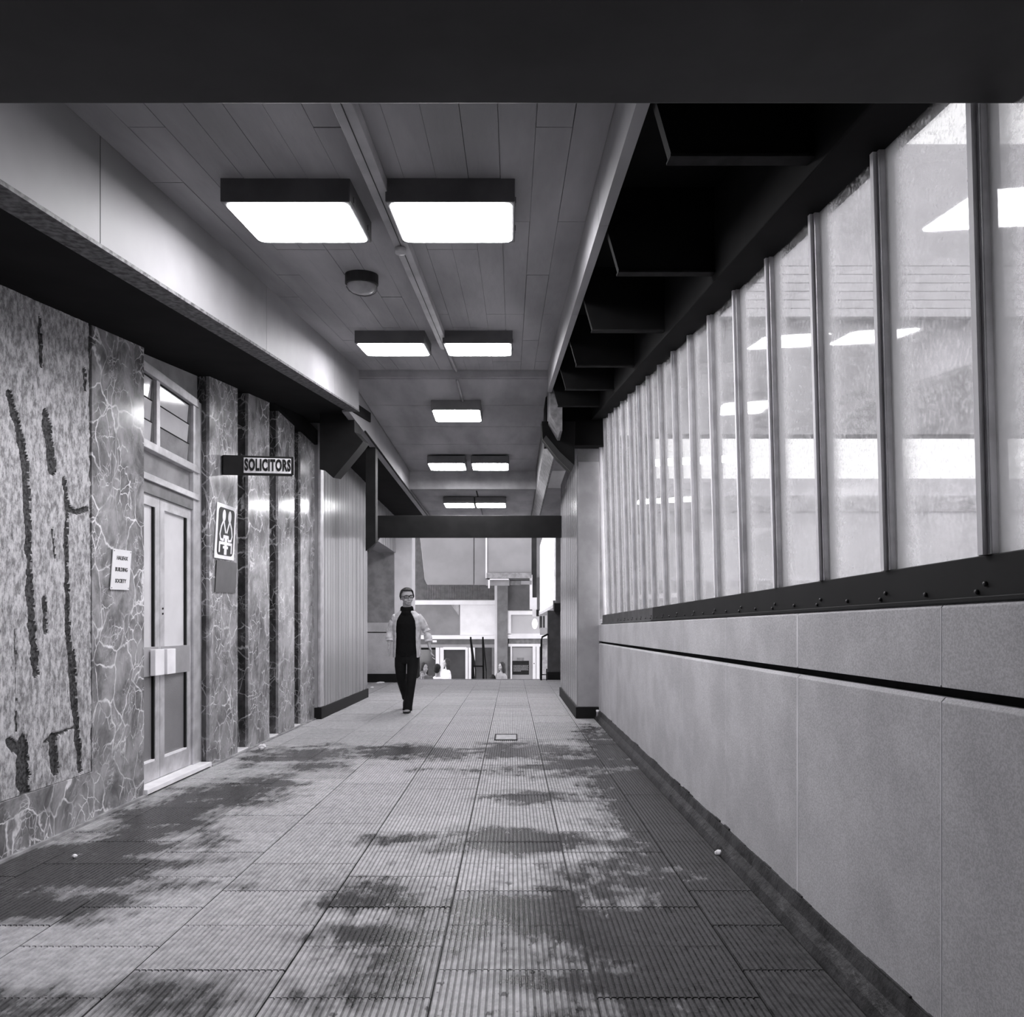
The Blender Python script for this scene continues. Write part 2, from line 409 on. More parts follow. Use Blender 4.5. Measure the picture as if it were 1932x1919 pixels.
for i in range(6):
    y = 4.36+2.13*i
    f = obj('fin', MB().prism(fin_pts, y, y+.09), M_soff, t3)
    obj('fin_edge', MB().box(.515, .985, y-.02, y+.10, 2.325, 2.334), plain('dull fin edge', 34, .85, .1, .2, 14), f)
obj('window_head', MB().box(.985, 1.20, Y0, 17.3, 2.286, 2.79), M_soff, t3, bev=.006)
obj('end_block', MB().box(.42, 1.30, 16.7, 17.65, 1.97, 2.60), M_soff, t3)
t4 = thing('trim_4', 'dark soffit under the left fascia above the marble wall', 'soffit', (-2.3, 9.6*K, 2.3), kind='structure')
obj('soffit_board', MB().box(-2.75, -1.86, Y0, 17.6, 2.316, 2.44), M_soff, t4)
obj('frieze', MB().box(-2.72, -2.56, 12.9, 17.6, 2.43+EYE, 2.62+EYE, True), M_soff, t4)
obj('soffit_board', MB().box(-2.75, -1.96, 17.6, 31.3, 2.53+EYE, 4.3, True), M_soff, t4)
t5 = thing('trim_5', 'deep dark cross beam nearest the camera', 'beam', (-.5, 3.6*K, 2.3), kind='structure')
obj('beam', MB().box(-3.2, 2.4, Y0, 3.08, Z(197, 3.08), 3.3), M_dark, t5, bev=.006)
# portal frames
t6 = thing('trim_6', 'dark portal haunch hanging before the left ribbed pillar', 'bracket', (-2.1, 16*K, 1.6), kind='structure')
pl = [(603,780),(603,886),(613,888),(629,902),(673,849),(685,833),(669,815),(668,770)]
obj('haunch', MB().prism([(X(u, 16), Z(v, 16)) for u, v in pl], 16, 16.7), M_black, t6, bev=.004)
t7 = thing('trim_7', 'dark portal haunch hanging before the right pillar', 'bracket', (.6, 16.4*K, 1.6), kind='structure')
pr = [(1022,795),(1024,828),(1052,866),(1077,891),(1084,876),(1085,795)]
obj('haunch', MB().prism([(X(u, 16.2), Z(v, 16.2)) for u, v in pr], 16.2, 16.8), M_soff, t7, bev=.004)
obj('haunch_edge', MB().prism([(X(u, 16.15), Z(v, 16.15)) for u, v in ((1024,830),(1052,866),(1077,891),(1083,878),(1056,853),(1030,822))], 16.1, 16.16), M_dark, t7)
t8 = thing('trim_8', 'dark hanging post left of the far cross beam', 'post', (-1.95, 18.4*K, .6), kind='structure')
obj('post', MB().prism([(X(u, 18.4), Z(v, 18.4)) for u, v in ((690,795),(690,1040),(708.5,1024),(708.5,795))], 18.4, 18.7), M_black, t8)
t9 = thing('trim_9', 'dark cross beam spanning the far end of the passage', 'beam', (-.8, 23.4*K, .66), kind='structure')
obj('beam', MB().box(-2.55, .86, 23.3, 23.9, Z(1015, 23.3), Z(973, 23.3)), M_black, t9, bev=.005)
obj('haunch', MB().prism([(-2.56, Z(1016, 23.3)), (-2.56, Z(1042, 23.3)), (-2.52, Z(1042, 23.3)), (-2.36, Z(1016, 23.3))], 23.32, 23.88), M_black, t9)

# ------------------------------------------------------------------ left wall
WX = -2.6
wl = obj('wall_left', MB().box(-3.1, -2.745, Y0, 18, -.2, 3.9, True).box(-3.1, -2.62, Y0, 8.0, -.2, 3.9, True), M_marble_shade, kind='structure', label='left wall faced with marble piers and rough stone')
obj('base_stone', MB().box(-2.66, -2.596, Y0, 5.2, .01, .30, True), M_marble, wl, bev=.003)
obj('base_stone', MB().box(-2.66, -2.596, 5.21, 8.27, .01, .30, True), M_marble, wl, bev=.003)
# rough panel: true relief with fissures
def crackf():
    px = [([(20,745),(34,800),(48,870),(52,960),(54,1060),(58,1160),(66,1268)], .018, 1), ([(86,782),(92,830),(97,884)], .022, 1),
          ([(121,906),(127,960),(124,1010),(126,1100),(129,1200),(137,1300),(150,1452)], .013, 1), ([(124,1018),(104,962)], .0, 0),
          ([(127,958),(145,966),(164,960)], .010, 1), ([(140,1230),(142,1320),(152,1455)], .010, 1), ([(42,1400),(48,1492)], .03, 1), ([(99,1395),(105,1455)], .020, 1),
          ([(76,600),(78,690)], .009, .8), ([(83,1130),(86,1190)], .012, .8), ([(160,700),(162,735)], .009, .9), ([(170,540),(172,700),(173,900),(175,1100),(177,1452)], .013, 1),
          ([(100,1000),(104,1050)], .008, .6), ([(85,1400),(110,1385),(140,1372)], .008, .7), ([(20,1400),(30,1410)], .02, .8), ([(30,1190),(31,1380)], .006, .6)]
    out = []
    for pts, wd, st in px:
        if not st: continue
        q = []
        for u, v in pts:
            yo = -WX*2520/(966-u); q.append((yo*K, Z(v, yo)+SL*yo))
        out.append((q, wd, st))
    return out
CR = crackf()
def crack_at(y, h):
    best = 0
    for q, wd, st in CR:
        for (a, b), (c, d) in zip(q, q[1:]):
            if h < min(b, d)-.06 or h > max(b, d)+.06: continue
            vx, vy = c-a, d-b; t = max(0, min(1, ((y-a)*vx+(h-b)*vy)/(vx*vx+vy*vy)))
            dist = math.hypot(y-a-t*vx, h-b-t*vy)
            ww = wd*1.9*(.8+.5*noise.noise(Vector((y*9, h*14, 3))))+.006*noise.noise(Vector((y*60, h*40, 0)))
            e = max(0, min(1, (ww-dist)/.006+.5))
            best = max(best, e*st)
    return best
ya, yb, ha, hb_ = 4.9*K, 8.255*K, .303, 3.55
ny, nh = 240, 440
vs = []; cr = []
for j in range(nh+1):
    h = ha+(hb_-ha)*j/nh
    for i in range(ny+1):
        y = ya+(yb-ya)*i/ny
        e = crack_at(y, h)
        n1 = noise.noise(Vector((0, y*5, h*1.6)))*.006+noise.noise(Vector((4, y*30, h*9)))*.004+noise.noise(Vector((4, y*90, h*30)))*.002
        vs.append((WX+n1-.013*e, y, h-SL*y/K)); cr.append(e)
fs = [(j*(ny+1)+i, j*(ny+1)+i+1, (j+1)*(ny+1)+i+1, (j+1)*(ny+1)+i) for j in range(nh) for i in range(ny)]
mb = MB(); mb.add(vs, fs); me = mb.mesh('stone_panel')
so_ = obj('stone_panel', me, M_stone, wl, smooth=True)
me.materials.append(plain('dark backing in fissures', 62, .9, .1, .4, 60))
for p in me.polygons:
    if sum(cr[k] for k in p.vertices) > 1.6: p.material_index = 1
obj('stone_panel', MB().box(-2.66, WX, Y0, 4.88, .303, 3.55, True), M_stone, wl)
obj('marble_panel', MB().box(-2.74, WX, 8.27, 9.44, .01, 3.75, True), M_marble, wl, bev=.003)
# piers
for i in range(4):
    y0, y1 = ((11.48, 12.66), (13.16, 14.32), (14.86, 15.96), (16.42, 17.58))[i]
    obj('marble_panel', MB().box(-2.63, WX, y0+.0, y1, .012, 3.75, True), M_marble, wl, bev=.002)
    obj('marble_return', MB().box(-2.745, -2.604, y0+.01, y0+.08, .012, 3.75, True), M_marble_shade, wl, label='side of a pier, its shade put into the marble colour')
    obj('marble_return', MB().box(-2.745, -2.63, y0+.08, y1, .012, 3.75, True), M_marble_shade, wl)
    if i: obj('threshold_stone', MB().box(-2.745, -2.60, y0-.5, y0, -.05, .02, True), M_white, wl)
obj('marble_panel', MB().box(-2.745, -2.72, 12.66, 16.4, .01, 3.75, True), M_marble_shade, wl, label='recessed marble between piers, shade put into its colour')

# ------------------------------------------------------------------ doorway in left wall
dr = thing('door_1', 'glazed aluminium double door in the marble wall', 'door', (-2.7, 10.3*K, -.93), kind='structure')
D0, D1, DX = 9.30, 11.42, -2.70
def dbox(*a): return MB().box(*a, True)
obj('threshold', dbox(-2.745, -2.575, 9.44, 11.46, 0, .045), M_white, dr, bev=.004)
obj('jamb', dbox(-2.74, DX+.03, 11.20, 11.49, .045, 3.12), M_alu, dr, bev=.003)
obj('jamb', dbox(-2.74, DX+.03, 9.30, 9.46, .045, 3.09), M_alu, dr)
obj('door_head', dbox(-2.74, DX+.028, 9.46, 11.199, 2.18, 2.27), M_alud, dr, bev=.003)
obj('transom_bar', dbox(-2.74, DX+.05, 9.44, 11.36, 2.27, 2.32), M_alu, dr, bev=.004)
obj('transom_panel', dbox(-2.74, DX-.005, 9.44, 11.2, 2.32, 2.50), M_grey, dr)
obj('transom_bar', dbox(-2.74, DX+.05, 9.44, 11.36, 2.50, 2.56), M_alu, dr, bev=.004)
obj('over_panel', dbox(-2.74, DX+.0, 9.44, 11.46, 3.13, 3.60), M_grey, dr)
obj('window_head', dbox(-2.74, DX+.04, 9.44, 11.36, 3.06, 3.13), M_alu, dr, bev=.004)
obj('post', dbox(-2.74, DX+.025, 10.06, 10.16, 2.56, 3.06), M_alu, dr, bev=.003)
for (a, b) in ((9.46, 10.06), (10.16, 11.20)):
    wn = obj('louvre_window', dbox(-2.735, DX, a, a+.05, 2.56, 3.06).box(-2.735, DX, b-.05, b, 2.56, 3.06, True), M_alud, dr)
    for j in range(3):
        h0 = 2.57+.163*j
        obj('louvre', MB().prism([(DX-.022, h0), (DX-.012, h0), (DX+.0, h0+.156), (DX-.01, h0+.156)], a+.05, b-.05, True), M_grey if (j == 0 and a > 10) else M_refl_paint, wn)
        obj('louvre_edge', dbox(DX-.012, DX+.006, a+.05, b-.05, h0+.156, h0+.163), M_black, wn)
def leaf(a, b, hinge):
    lf = obj('door_leaf', dbox(-2.735, DX+.01, a, a+.13, .05, 2.18).box(-2.735, DX+.01, b-.13, b, .05, 2.18, True).box(-2.735, DX+.01, a+.13, b-.13, .05, .19, True)
             .box(-2.735, DX+.01, a+.13, b-.13, 2.10, 2.18, True), M_alu, dr)
    obj('glass_pane', dbox(-2.725, DX-.012, a+.13, b-.13, 1.05, 2.10), M_refl_paint, lf)
    obj('glass_pane', dbox(-2.725, DX-.012, a+.13, b-.13, .19, .83), M_frost, lf, label='reeded lower glass')
    obj('gasket', dbox(-2.725, DX+.004, b-.16, b-.13, .19, 2.10), M_black, lf)
    obj('glazing_bead', dbox(-2.725, DX+.006, a+.13, b-.13, .19, .205), M_white, lf)
    obj('push_plate', dbox(-2.73, DX+.012, a+.02, b-.04, .83, 1.05), plain('satin plate', 170, .3, .6, .05, 5, metal=.3), lf, bev=.002)
    return lf
l1 = leaf(9.46, 10.20, 0); l2 = leaf(10.21, 11.19, 1)
for lf, y in ((l1, 10.02), (l2, 10.36)):
    obj('pull_handle', dbox(DX+.02, DX+.06, y-.13, y+.13, .835, 1.03).box(DX, DX+.03, y-.05, y+.05, .9, .97, True), M_white, lf, bev=.004)
kh = MB()
for h in (1.30, 1.34): kh.tube([(DX+.01, 10.28*K, h-SL*10.28), (DX+.016, 10.28*K, h-SL*10.28)], .008, 10)
obj('lock', kh, M_black, l2)

# ------------------------------------------------------------------ signs on left wall
def wallmat(y, z, x=WX+.006, sx=1): # local x along the wall, local y up
    a = math.atan(SL/K)*.8
    return Matrix.Translation((x, y*K, z)) @ Matrix.Rotation(-a, 4, 'X') @ Matrix(((0,0,1,0), (1,0,0,0), (0,1,0,0), (0,0,0,1)))
def rect(x0, x1, y0, y1, z0=0, z1=.003): return MB().box(x0, x1, y0, y1, z0, z1, raw=True)
nt = thing('notice_plaque', 'small white plaque reading HALIFAX BUILDING SOCIETY on marble beside the door', 'plaque', (WX, 8.86*K, Z(1113, 8.86)))
zc = Z(1075, 8.86)
mw = wallmat(8.85, zc)
obj('plate', rect(-.112, .112, -.132, .132, 0, .006).xf(mw), plain('off white plaque', 222, .35, .5, .03, 5), nt, bev=.001)
for s, yy in (('HALIFAX', .075), ('BUILDING', 0), ('SOCIETY', -.075)):
    obj('lettering', text_mb(s, .035, .0008, .0012, .95).xf(mw @ Matrix.Translation((.0, yy, .0068))), plain('grey ink', 70), nt)
for a in (-1, 1):
    for b in (-1, 1): obj('screw', MB().ell((a*.1, b*.12, .007), (.004, .004, .002)).xf(mw), M_alud, nt)

# emblem sign
eg = thing('emblem_sign', 'white framed sign with two seated figures at a table on first marble pier', 'sign', (WX, 12.1*K, Z(1055, 12.1)))
W2, H2 = .218, .245; yc = 12.08; mw = wallmat(yc, Z(1004, yc))
obj('plate', rect(-W2, W2, -H2, H2, 0, .006).xf(mw), M_white, eg)
def rrect(w, h, r, z, n=6):
    pts = []
    for cx, cy, a0 in ((w-r, h-r, 0), (-w+r, h-r, 90), (-w+r, -h+r, 180), (w-r, -h+r, 270)):
        for i in range(n+1):
            a = math.radians(a0+90*i/n); pts.append((cx+r*math.cos(a), cy+r*math.sin(a), z))
    return pts
p = rrect(W2-.04, H2-.033, .045, .0064); p2 = [(a, b, .009) for a, b, c in p]
obj('dark_field', MB().loft([[Vector(q) for q in p], [Vector(q) for q in p2]]).xf(mw), plain('dark sign field', 52), eg)
fg = MB(); zz = .0105
def stroke(pts, r):
    fg.loft([[Vector((x+nx*r, y+ny*r, z)) for (x, y, nx, ny) in side] for z in (.0092, zz) for side in [strip(pts)]], True)
def strip(pts): return pts
def bar(a, b, r):
    a = Vector((*a, 0)); b = Vector((*b, 0)); d = (b-a).normalized(); nn = Vector((-d.y, d.x, 0))*r
    zt_ = zz+random.uniform(0, .0006)
    q = [a-nn-d*r*.6, b-nn+d*r*.6, b+nn+d*r*.6, a+nn-d*r*.6]
    fg.loft([[v+Vector((0, 0, .0092)) for v in q], [v+Vector((0, 0, zt_)) for v in q]])
for sg in (-1, 1):
    fg.ell((sg*.064, .142, .0098), (.037, .056, .002), seg=20)
    pts = [(sg*.075, .092), (sg*.115, .04), (sg*.138, -.03), (sg*.118, -.072), (sg*.062, -.078)]
    for a, b in zip(pts, pts[1:]): bar(a, b, .011)
    bar((sg*.062, .09), (sg*.015, -.005), .011)
    bar((sg*.055, -.078), (sg*.05, -.04), .010)
    bar((sg*.135, -.105), (sg*.03, -.105), .013); bar((sg*.134, -.105), (sg*.134, -.182), .013)
    bar((sg*.045, -.045), (0, -.045), .014)
bar((0, -.05), (0, -.19), .028); bar((-.05, -.14), (.05, -.14), .012)
obj('emblem', fg.xf(mw), M_white, eg)
gp = thing('grey_plate', 'plain dark grey plate below the emblem sign', 'plate', (WX, 12.1*K, Z(1120, 12.1)))
mw = wallmat(yc+.03, Z(1086, yc))
obj('plate', rect(-.225, .235, -.155, .125, 0, .005).xf(mw), plain('dark grey plate', 92, .4, .4, .05, 9), gp)
for a in (-.2, .21): obj('screw', MB().ell((a, -.13, .006), (.006, .006, .002)).xf(mw), M_alud, gp)

# solicitors sign
sy = 12.0
sg_ = thing('projecting_sign', 'black projecting box sign reading SOLICITORS', 'sign', (WX, sy*K, Z(897, sy)))
ms = Matrix.Translation((WX, sy*K, Z(877.5, sy))) @ Matrix.Rotation(math.radians(24), 4, 'Z') @ Matrix.Rotation(math.radians(90), 4, 'X') 
# local: x out along the sign, y up, z towards the viewer
ln = .61; hh = .088
obj('box', MB().box(0, ln, -hh, hh, -.05, .05, raw=True).xf(ms), M_black, sg_, bev=.004)
obj('white_panel', MB().box(.175, ln-.025, -hh+.02, hh-.018, .05, .054, raw=True).xf(ms), plain('white sign panel', 228), sg_)  # plain white face of the sign box
obj('lettering', text_mb('SOLICITORS', .142, .002, .007, .47, spacing=1.12).xf(ms @ Matrix.Translation((.381, .0, .056))), M_black, sg_)
obj('trim_edge', MB().box(ln-.012, ln+.004, -hh-.004, -hh+.006, -.05, .055, raw=True).box(ln, ln+.004, -hh, hh, .0, .052, raw=True).xf(ms), M_alu, sg_)

# ------------------------------------------------------------------ right wall
RX = 1.15
wr = obj('wall_right', MB().box(RX+.035, 1.42, Y0, 17.7, -.1, .06+EYE, True), M_gap, kind='structure', label='low right wall of speckled precast panels')
y = 3.58-1.8*5
i = 0
while y < 17.6:
    b = min(y+1.8, 17.68)
    obj('wall_panel', MB().prism([(RX, .114), (RX, .985), (RX+.012, .998), (1.3, .998), (1.3, .114)], y+.004, b-.004, True), M_prec, wr, bev=.0015)
    obj('coping_panel', MB().prism([(RX, 1.025), (RX, 1.238), (RX+.008, 1.247), (1.42, 1.247), (1.42, 1.025)], y+.004, b-.004, True), M_prec, wr, bev=.0015)
    jw = .016 if abs(b-5.38) < .1 else .005
    if y > 0: obj('mortar_joint', MB().box(RX-.0006, RX+.03, b-jw, b+jw, .114, .985, True).box(RX-.0006, RX+.03, b-jw, b+jw, 1.03, 1.238, True), M_joint, wr)
    y += 1.8
bb = MB(); pr2 = [(1.085, .0), (1.10, .035), (1.125, .07), (1.138, .116), (1.25, .116), (1.25, -.02), (1.085, -.02)]
obj('baseboard_right', bb.prism(pr2, Y0, 17.7, True), M_precd, kind='structure', label='dark coved skirting along the right wall')
n_ = 90; rag = MB()
for i in range(n_):
    ya_ = 3.2+(17.6-3.2)*i/n_; yb_ = 3.2+(17.6-3.2)*(i+1)/n_
    h = .116+abs(noise.noise(Vector((i*.9, 0, 0))))*.022
    rag.box(1.142, 1.1505, ya_, yb_, .10, h, True)
obj('ragged_edge', rag, M_precd, bpy.data.objects['baseboard_right'], kind='stuff')
# glazing
wd = thing('window_1', 'long glazed wall of flecked glass bays above the right wall', 'window', (1.2, 9*K, 1.0), kind='structure')
def wx(z): return 1.215-.027*(z+.2)
obj('sill_rail', MB().box(1.165, 1.26, Y0, 11.05, 1.256, .183+EYE, True).box(1.150, 1.27, Y0, 11.05, 1.247, 1.262, True), M_black, wd, bev=.003)
obj('sill_rail', MB().box(1.165, 1.26, 11.07, 17.2, 1.256, .183+EYE, True).box(1.150, 1.27, 11.07, 17.2, 1.247, 1.262, True), plain('worn sill paint', 70, .5, .4, .2, 9), wd, bev=.003)
zt = 2.30
ym = [M0+MP*i for i in range(-1, 23) if M0+MP*i < 17.25]
def leanbox(mb, a, b, y0, y1, zb0, zt_):
    z0 = zb0-SL*y0; z1 = zb0-SL*y1
    mb.add([(wx(z0)+a, y0*K, z0), (wx(z0)+b, y0*K, z0), (wx(z1)+b, y1*K, z1), (wx(z1)+a, y1*K, z1), (wx(zt_)+a, y0*K, zt_), (wx(zt_)+b, y0*K, zt_), (wx(zt_)+b, y1*K, zt_), (wx(zt_)+a, y1*K, zt_)],
           [(0,3,2,1), (4,5,6,7), (0,1,5,4), (1,2,6,5), (2,3,7,6), (3,0,4,7)]); return mb
SB = .183+EYE
for i, yy in enumerate(ym):
    if yy > Y0:
        mu = obj('mullion', leanbox(MB(), -.018, .03, yy-.045, yy+.045, SB, zt), M_alu, wd, bev=.002)
        obj('gasket', leanbox(MB(), -.008, .012, yy+.045, yy+.075, SB, zt), M_alud, mu)
        obj('glazing_bead', leanbox(MB(), -.03, -.018, yy-.018, yy+.018, SB, zt), M_white, mu)
    b = min(yy+MP, 17.22)
    obj('glass_pane', leanbox(MB(), 0, .006, yy+.05, b-.045, SB, zt), M_glass, wd)
    for q, (dy, dh) in enumerate(((.0, .03), (.06, .012), (-.4, .016))):
        rv = MB().ell((1.163, (yy+dy)*K, 1.262+dh-SL*(yy+dy)), (.006, .007, .007), seg=8, rg=5)
        if 2.9 < yy < 15: obj('rivet', rv, plain('rivet', 60, .4), wd, smooth=True)
obj('end_frame', leanbox(MB(), -.03, .05, 17.22, 17.34, 1.27, zt), M_white, wd)
# knob and pipe stub at the far end of the wall
kb = thing('sill_knob', 'small pale fitting at the far end of the window sill', 'fitting', (1.155, 17.3*K, 1.24-SL*17.3))
obj('stem', MB().lathe((1.155, 17.3*K, 1.247-SL*17.3), [(.016, 0), (.012, .02), (.007, .04), (.012, .055), (.004, .066)], 12), M_white, kb, smooth=True)
ps = thing('pipe_stub', 'short white pipe stub at the foot of the right pillar', 'pipe', (1.125, 17.45*K, -SL*17.45))
obj('pipe', MB().lathe((1.12, 17.45*K, -SL*17.45), [(.018, .0), (.018, .10), (.022, .10), (.022, .125), (.0, .125)], 12), M_white, ps, smooth=True)

# ------------------------------------------------------------------ pillars
def ribbed(x, face, y0, y1, h0, h1, n, ins=.012):
    mb = MB(); p = (y1-y0)/n
    for i in range(n):
        a = y0+p*i; d = random.uniform(.4, 1.0)*ins
        s = 1 if face > 0 else -1
        mb.prism([(x, h0), (x+s*d, h0), (x+s*d, h1), (x, h1)], a+p*.06, a+p*.94, True)
    return mb
pL = thing('pillar', 'broad pillar clad in glossy vertical ribs on the left side', 'pillar', (-2.6, 20.4*K, -SL*20.4), kind='structure')
obj('core', MB().box(-3.3, -2.53, 17.62, 23.3, .0, 3.9, True), M_grey, pL)
obj('front_panel', MB().box(-2.95, -2.56, 17.58, 17.62, .15, 3.9, True), M_pilf, pL)
obj('corner_strip', MB().box(-2.56, -2.515, 17.57, 17.85, .15, 3.9, True), M_alu, pL, bev=.012)
obj('cladding_rib', ribbed(-2.53, 1, 17.85, 23.28, .15, 3.9, 38), M_clad, pL, kind='stuff')
obj('skirting', MB().box(-2.95, -2.505, 17.56, 23.32, -.02, .15, True), M_black, pL)
pR = thing('pillar', 'smooth pale pillar with a glossy side at the far end of the glazed wall', 'pillar', (1.0, 20.7*K, -SL*20.7), kind='structure')
obj('core', MB().box(.87, 1.6, 17.72, 23.8, .0, 3.75, True), M_grey, pR)
obj('front_panel', MB().box(.875, 1.16, 17.68, 17.72, .15, 3.4, True), M_pilf, pR, bev=.01)
obj('cladding_rib', ribbed(.87, -1, 17.75, 23.78, .15, 3.5, 9, .006), M_clad, pR, kind='stuff')
obj('skirting', MB().box(.845, 1.155, 17.66, 23.82, -.02, .15, True), M_black, pR)

# ------------------------------------------------------------------ far end of the passage
wf = obj('wall_far', MB().box(-3.7, -2.66, 30.05, 30.4, 0, 4.0, True), M_grey, kind='structure', label='grey cross wall beyond the left pillar with a low parapet')
obj('parapet', MB().box(-3.7, -2.28, 29.8, 30.04, .17, 1.10, True), M_prec, wf)
obj('coping_panel', MB().box(-3.7, -2.28, 29.8, 30.04, 1.125, 1.33, True), M_prec, wf)
obj('skirting', MB().box(-3.7, -2.27, 29.74, 30.06, -.01, .19, True), M_black, wf)
pc = thing('pillar', 'narrow white pillar rising behind the walking man', 'pillar', (-2.45, 30.6*K, -SL*30.6), kind='structure')
obj('shaft', MB().box(-2.70, -2.26, 30.2, 31.2, 0, 4.0, True), plain('white column', 232, .7, .2, .03, 3), pc, bev=.01)
wu = obj('wall_upper', MB().box(-3.0, -2.62, 23.3, 30.05, 2.9, 3.9, True), M_clad, kind='structure', label='glossy ribbed wall above the far cross beam')
obj('cladding_rib', ribbed(-2.62, 1, 23.35, 30.0, 2.9, 3.9, 30), M_clad, wu, kind='stuff')
obj('wall_side', MB().box(-4.1, -3.7, 22.5, 30.4, -.3, 4.4, True).box(-3.7, -3.0, 22.5, 30.4, 3.3, 4.2, True), M_grey, kind='structure', label='side wall of the recess beyond the left pillar')
w4 = obj('wall_stair_right', MB().box(.84, 1.6, 31.3, 31.8, .0, 1.62, True), plain('dark grey render', 78, .8, .2, .1, 4), kind='structure', label='dark wall end beside the stair head')  # one even dark grey over the wall end
obj('skirting', MB().box(.83, 1.6, 31.24, 31.3, -.02, .18, True), M_black, w4)
obj('wall_right_far', MB().box(1.13, 1.6, 23.8, 31.3, -.1, 3.9, True), M_grey, kind='structure', label='right wall between pillar and stair')
obj('wall_back', MB().box(-3.2, 1.6, Y0-.3, Y0, -.2, 4), M_grey, kind='structure', label='closed end of the passage behind the camera')
# stairs down
st = thing('staircase', 'concrete stairs descending beyond the end of the floor', 'stairs', (-.8, 20, -6.5), kind='structure')
ys, zs = 31.3*K, -SL*31.3
for i in range(23):
    obj('step', MB().box(-4.2, 1.1, ys+.28*i, ys+.28*(i+1)+.02, -6.6, zs-.16*(i+1), raw=True), M_step, st)
obj('nosing', MB().box(-2.3, .84, ys-.03, ys+.02, zs-.12, zs+.012, raw=True), M_step, st)
obj('ground', MB().box(-60, 90, ys+.28*22.9, 160, -6.9, -6.5, raw=True).box(1.7, 90, -60, ys+6.5, -6.9, -6.5, raw=True), M_out, kind='structure', label='paved ground outside')
obj('skylight_block_deck', MB().box(-16, 3.6, 31.6, 54, 5.2, 5.6), M_conc, kind='structure', label='unseen concrete deck added high over the stairs to cut skylight')  # added out of view to hold skylight off the far shops
# handrails
def tube_(mb, pts, r=.022): return mb.tube(pts, r, 8)
hr = thing('handrail', 'tall black double handrail at the head of the stairs', 'handrail', (X(900, 31.6), 31.6*K, zs))
yh = 31.7
for (ua, ub) in ((888, 896), (911, 912.5)):
    obj('post', tube_(MB(), [(X(ub, yh), yh*K, Z(1290, yh)-.4), (X((ua+ub)/2, yh), yh*K, Z(1245, yh)), (X(ua, yh), yh*K, Z(1206, yh)), (X(ua, yh), yh*K+.03, Z(1203, yh))], .024), M_black, hr, smooth=True)
    obj('rail', tube_(MB(), [(X(ua, yh), yh*K, Z(1204, yh)), (X(ua, yh), yh*K+2.2, Z(1204, yh)-1.25), (X(ua, yh), yh*K+2.3, Z(1204, yh)-1.3)], .02), M_black, hr, smooth=True)
    obj('post', tube_(MB(), [(X(ua, yh), yh*K+2.2, Z(1204, yh)-1.25), (X(ua, yh), yh*K+2.2, Z(1204, yh)-2.4)], .02), M_black, hr, smooth=True)
obj('rung', tube_(MB(), [(X(893, yh), yh*K, Z(1257, yh)), (X(912, yh), yh*K, Z(1257, yh))], .018), M_black, hr, smooth=True)
h2 = thing('handrail', 'black bent handrail fixed to the dark wall end on the right', 'handrail', (X(1021, 31.0), 31*K, -SL*31))
yh = 31.0
obj('rail', tube_(MB(), [(X(1021, yh), yh*K, Z(1283, yh)-.05), (X(1021.5, yh), yh*K, Z(1207, yh)), (X(1023, yh), yh*K, Z(1202, yh)), (X(1027, yh), yh*K, Z(1200, yh)), (X(1034, yh), yh*K+.15, Z(1199, yh))], .022), M_black, h2, smooth=True)
obj('rung', tube_(MB(), [(X(1021, yh), yh*K, Z(1273, yh)), (X(1031, yh), yh*K, Z(1273, yh)), (X(1031.5, yh), yh*K, Z(1284, yh)-.02), (X(1031.5, yh), yh*K, Z(1262, yh))], .014), M_black, h2, smooth=True)

# far glazed bay on the right above the stairs
w2 = thing('window_2', 'brightly lit glazed bay hanging over the stairs on the right', 'window', (1.04, 40*K, -2), kind='structure')
WX2 = 1.04
bot = lambda y: EYE+.40-SL*y
obj('bottom_rail', MB().prism([(WX2-.05, .52+EYE), (WX2-.05, .60+EYE), (1.3, .60+EYE), (1.3, .52+EYE)], 31.9, 50, True), plain('pale rail', 190), w2)
obj('rail_end', MB().box(X(1045, 31.2), 1.16, 31.0, 31.9, Z(1153, 31.2), Z(1137, 31.2)), M_black, w2)
obj('near_post', MB().box(X(1048.5, 31.1), 1.14, 31.0, 31.28, Z(1138, 31.2), 2.6), plain('dull post', 110), w2)
for i in range(17):
    y = 31.3+1.1*i
    pn = obj('glass_pane', MB().box(WX2, WX2+.01, y+.04, y+1.06, 1.60+EYE-1.0, 4.3, True), M_milk, w2)
    obj('mullion', MB().box(WX2-.012, WX2+.03, y-.03, y+.03, .60+EYE, 4.3, True), plain('white mullion', 225), w2)
yf = 50
mb = MB(); fb(mb, 1003, 1012.5, 1000, 1128, yf, .3); obj('far_post', mb, M_dark, w2)
mb = MB(); fb(mb, 1004.5, 1013, 1128, 1163, yf-.3, .2); fb(mb, 999.5, 1004.5, 1085, 1150, yf-.3, .2); obj('far_strip', mb, M_farw, w2)
mb = MB(); fb(mb, 1012, 1017, 1151, 1163, yf-.6, .2); obj('far_bracket', mb, M_black, w2)
mb = MB(); fb(mb, 1018, 1023, 1163, 1186, 45, .2); fb(mb, 1024.5, 1028, 1163, 1186, 45, .2); obj('hanger', mb, M_dark, w2)
mb = MB(); fb(mb, 1019, 1033, 1186, 1198, 44, .3); obj('hanger_panel', mb, M_far, w2)

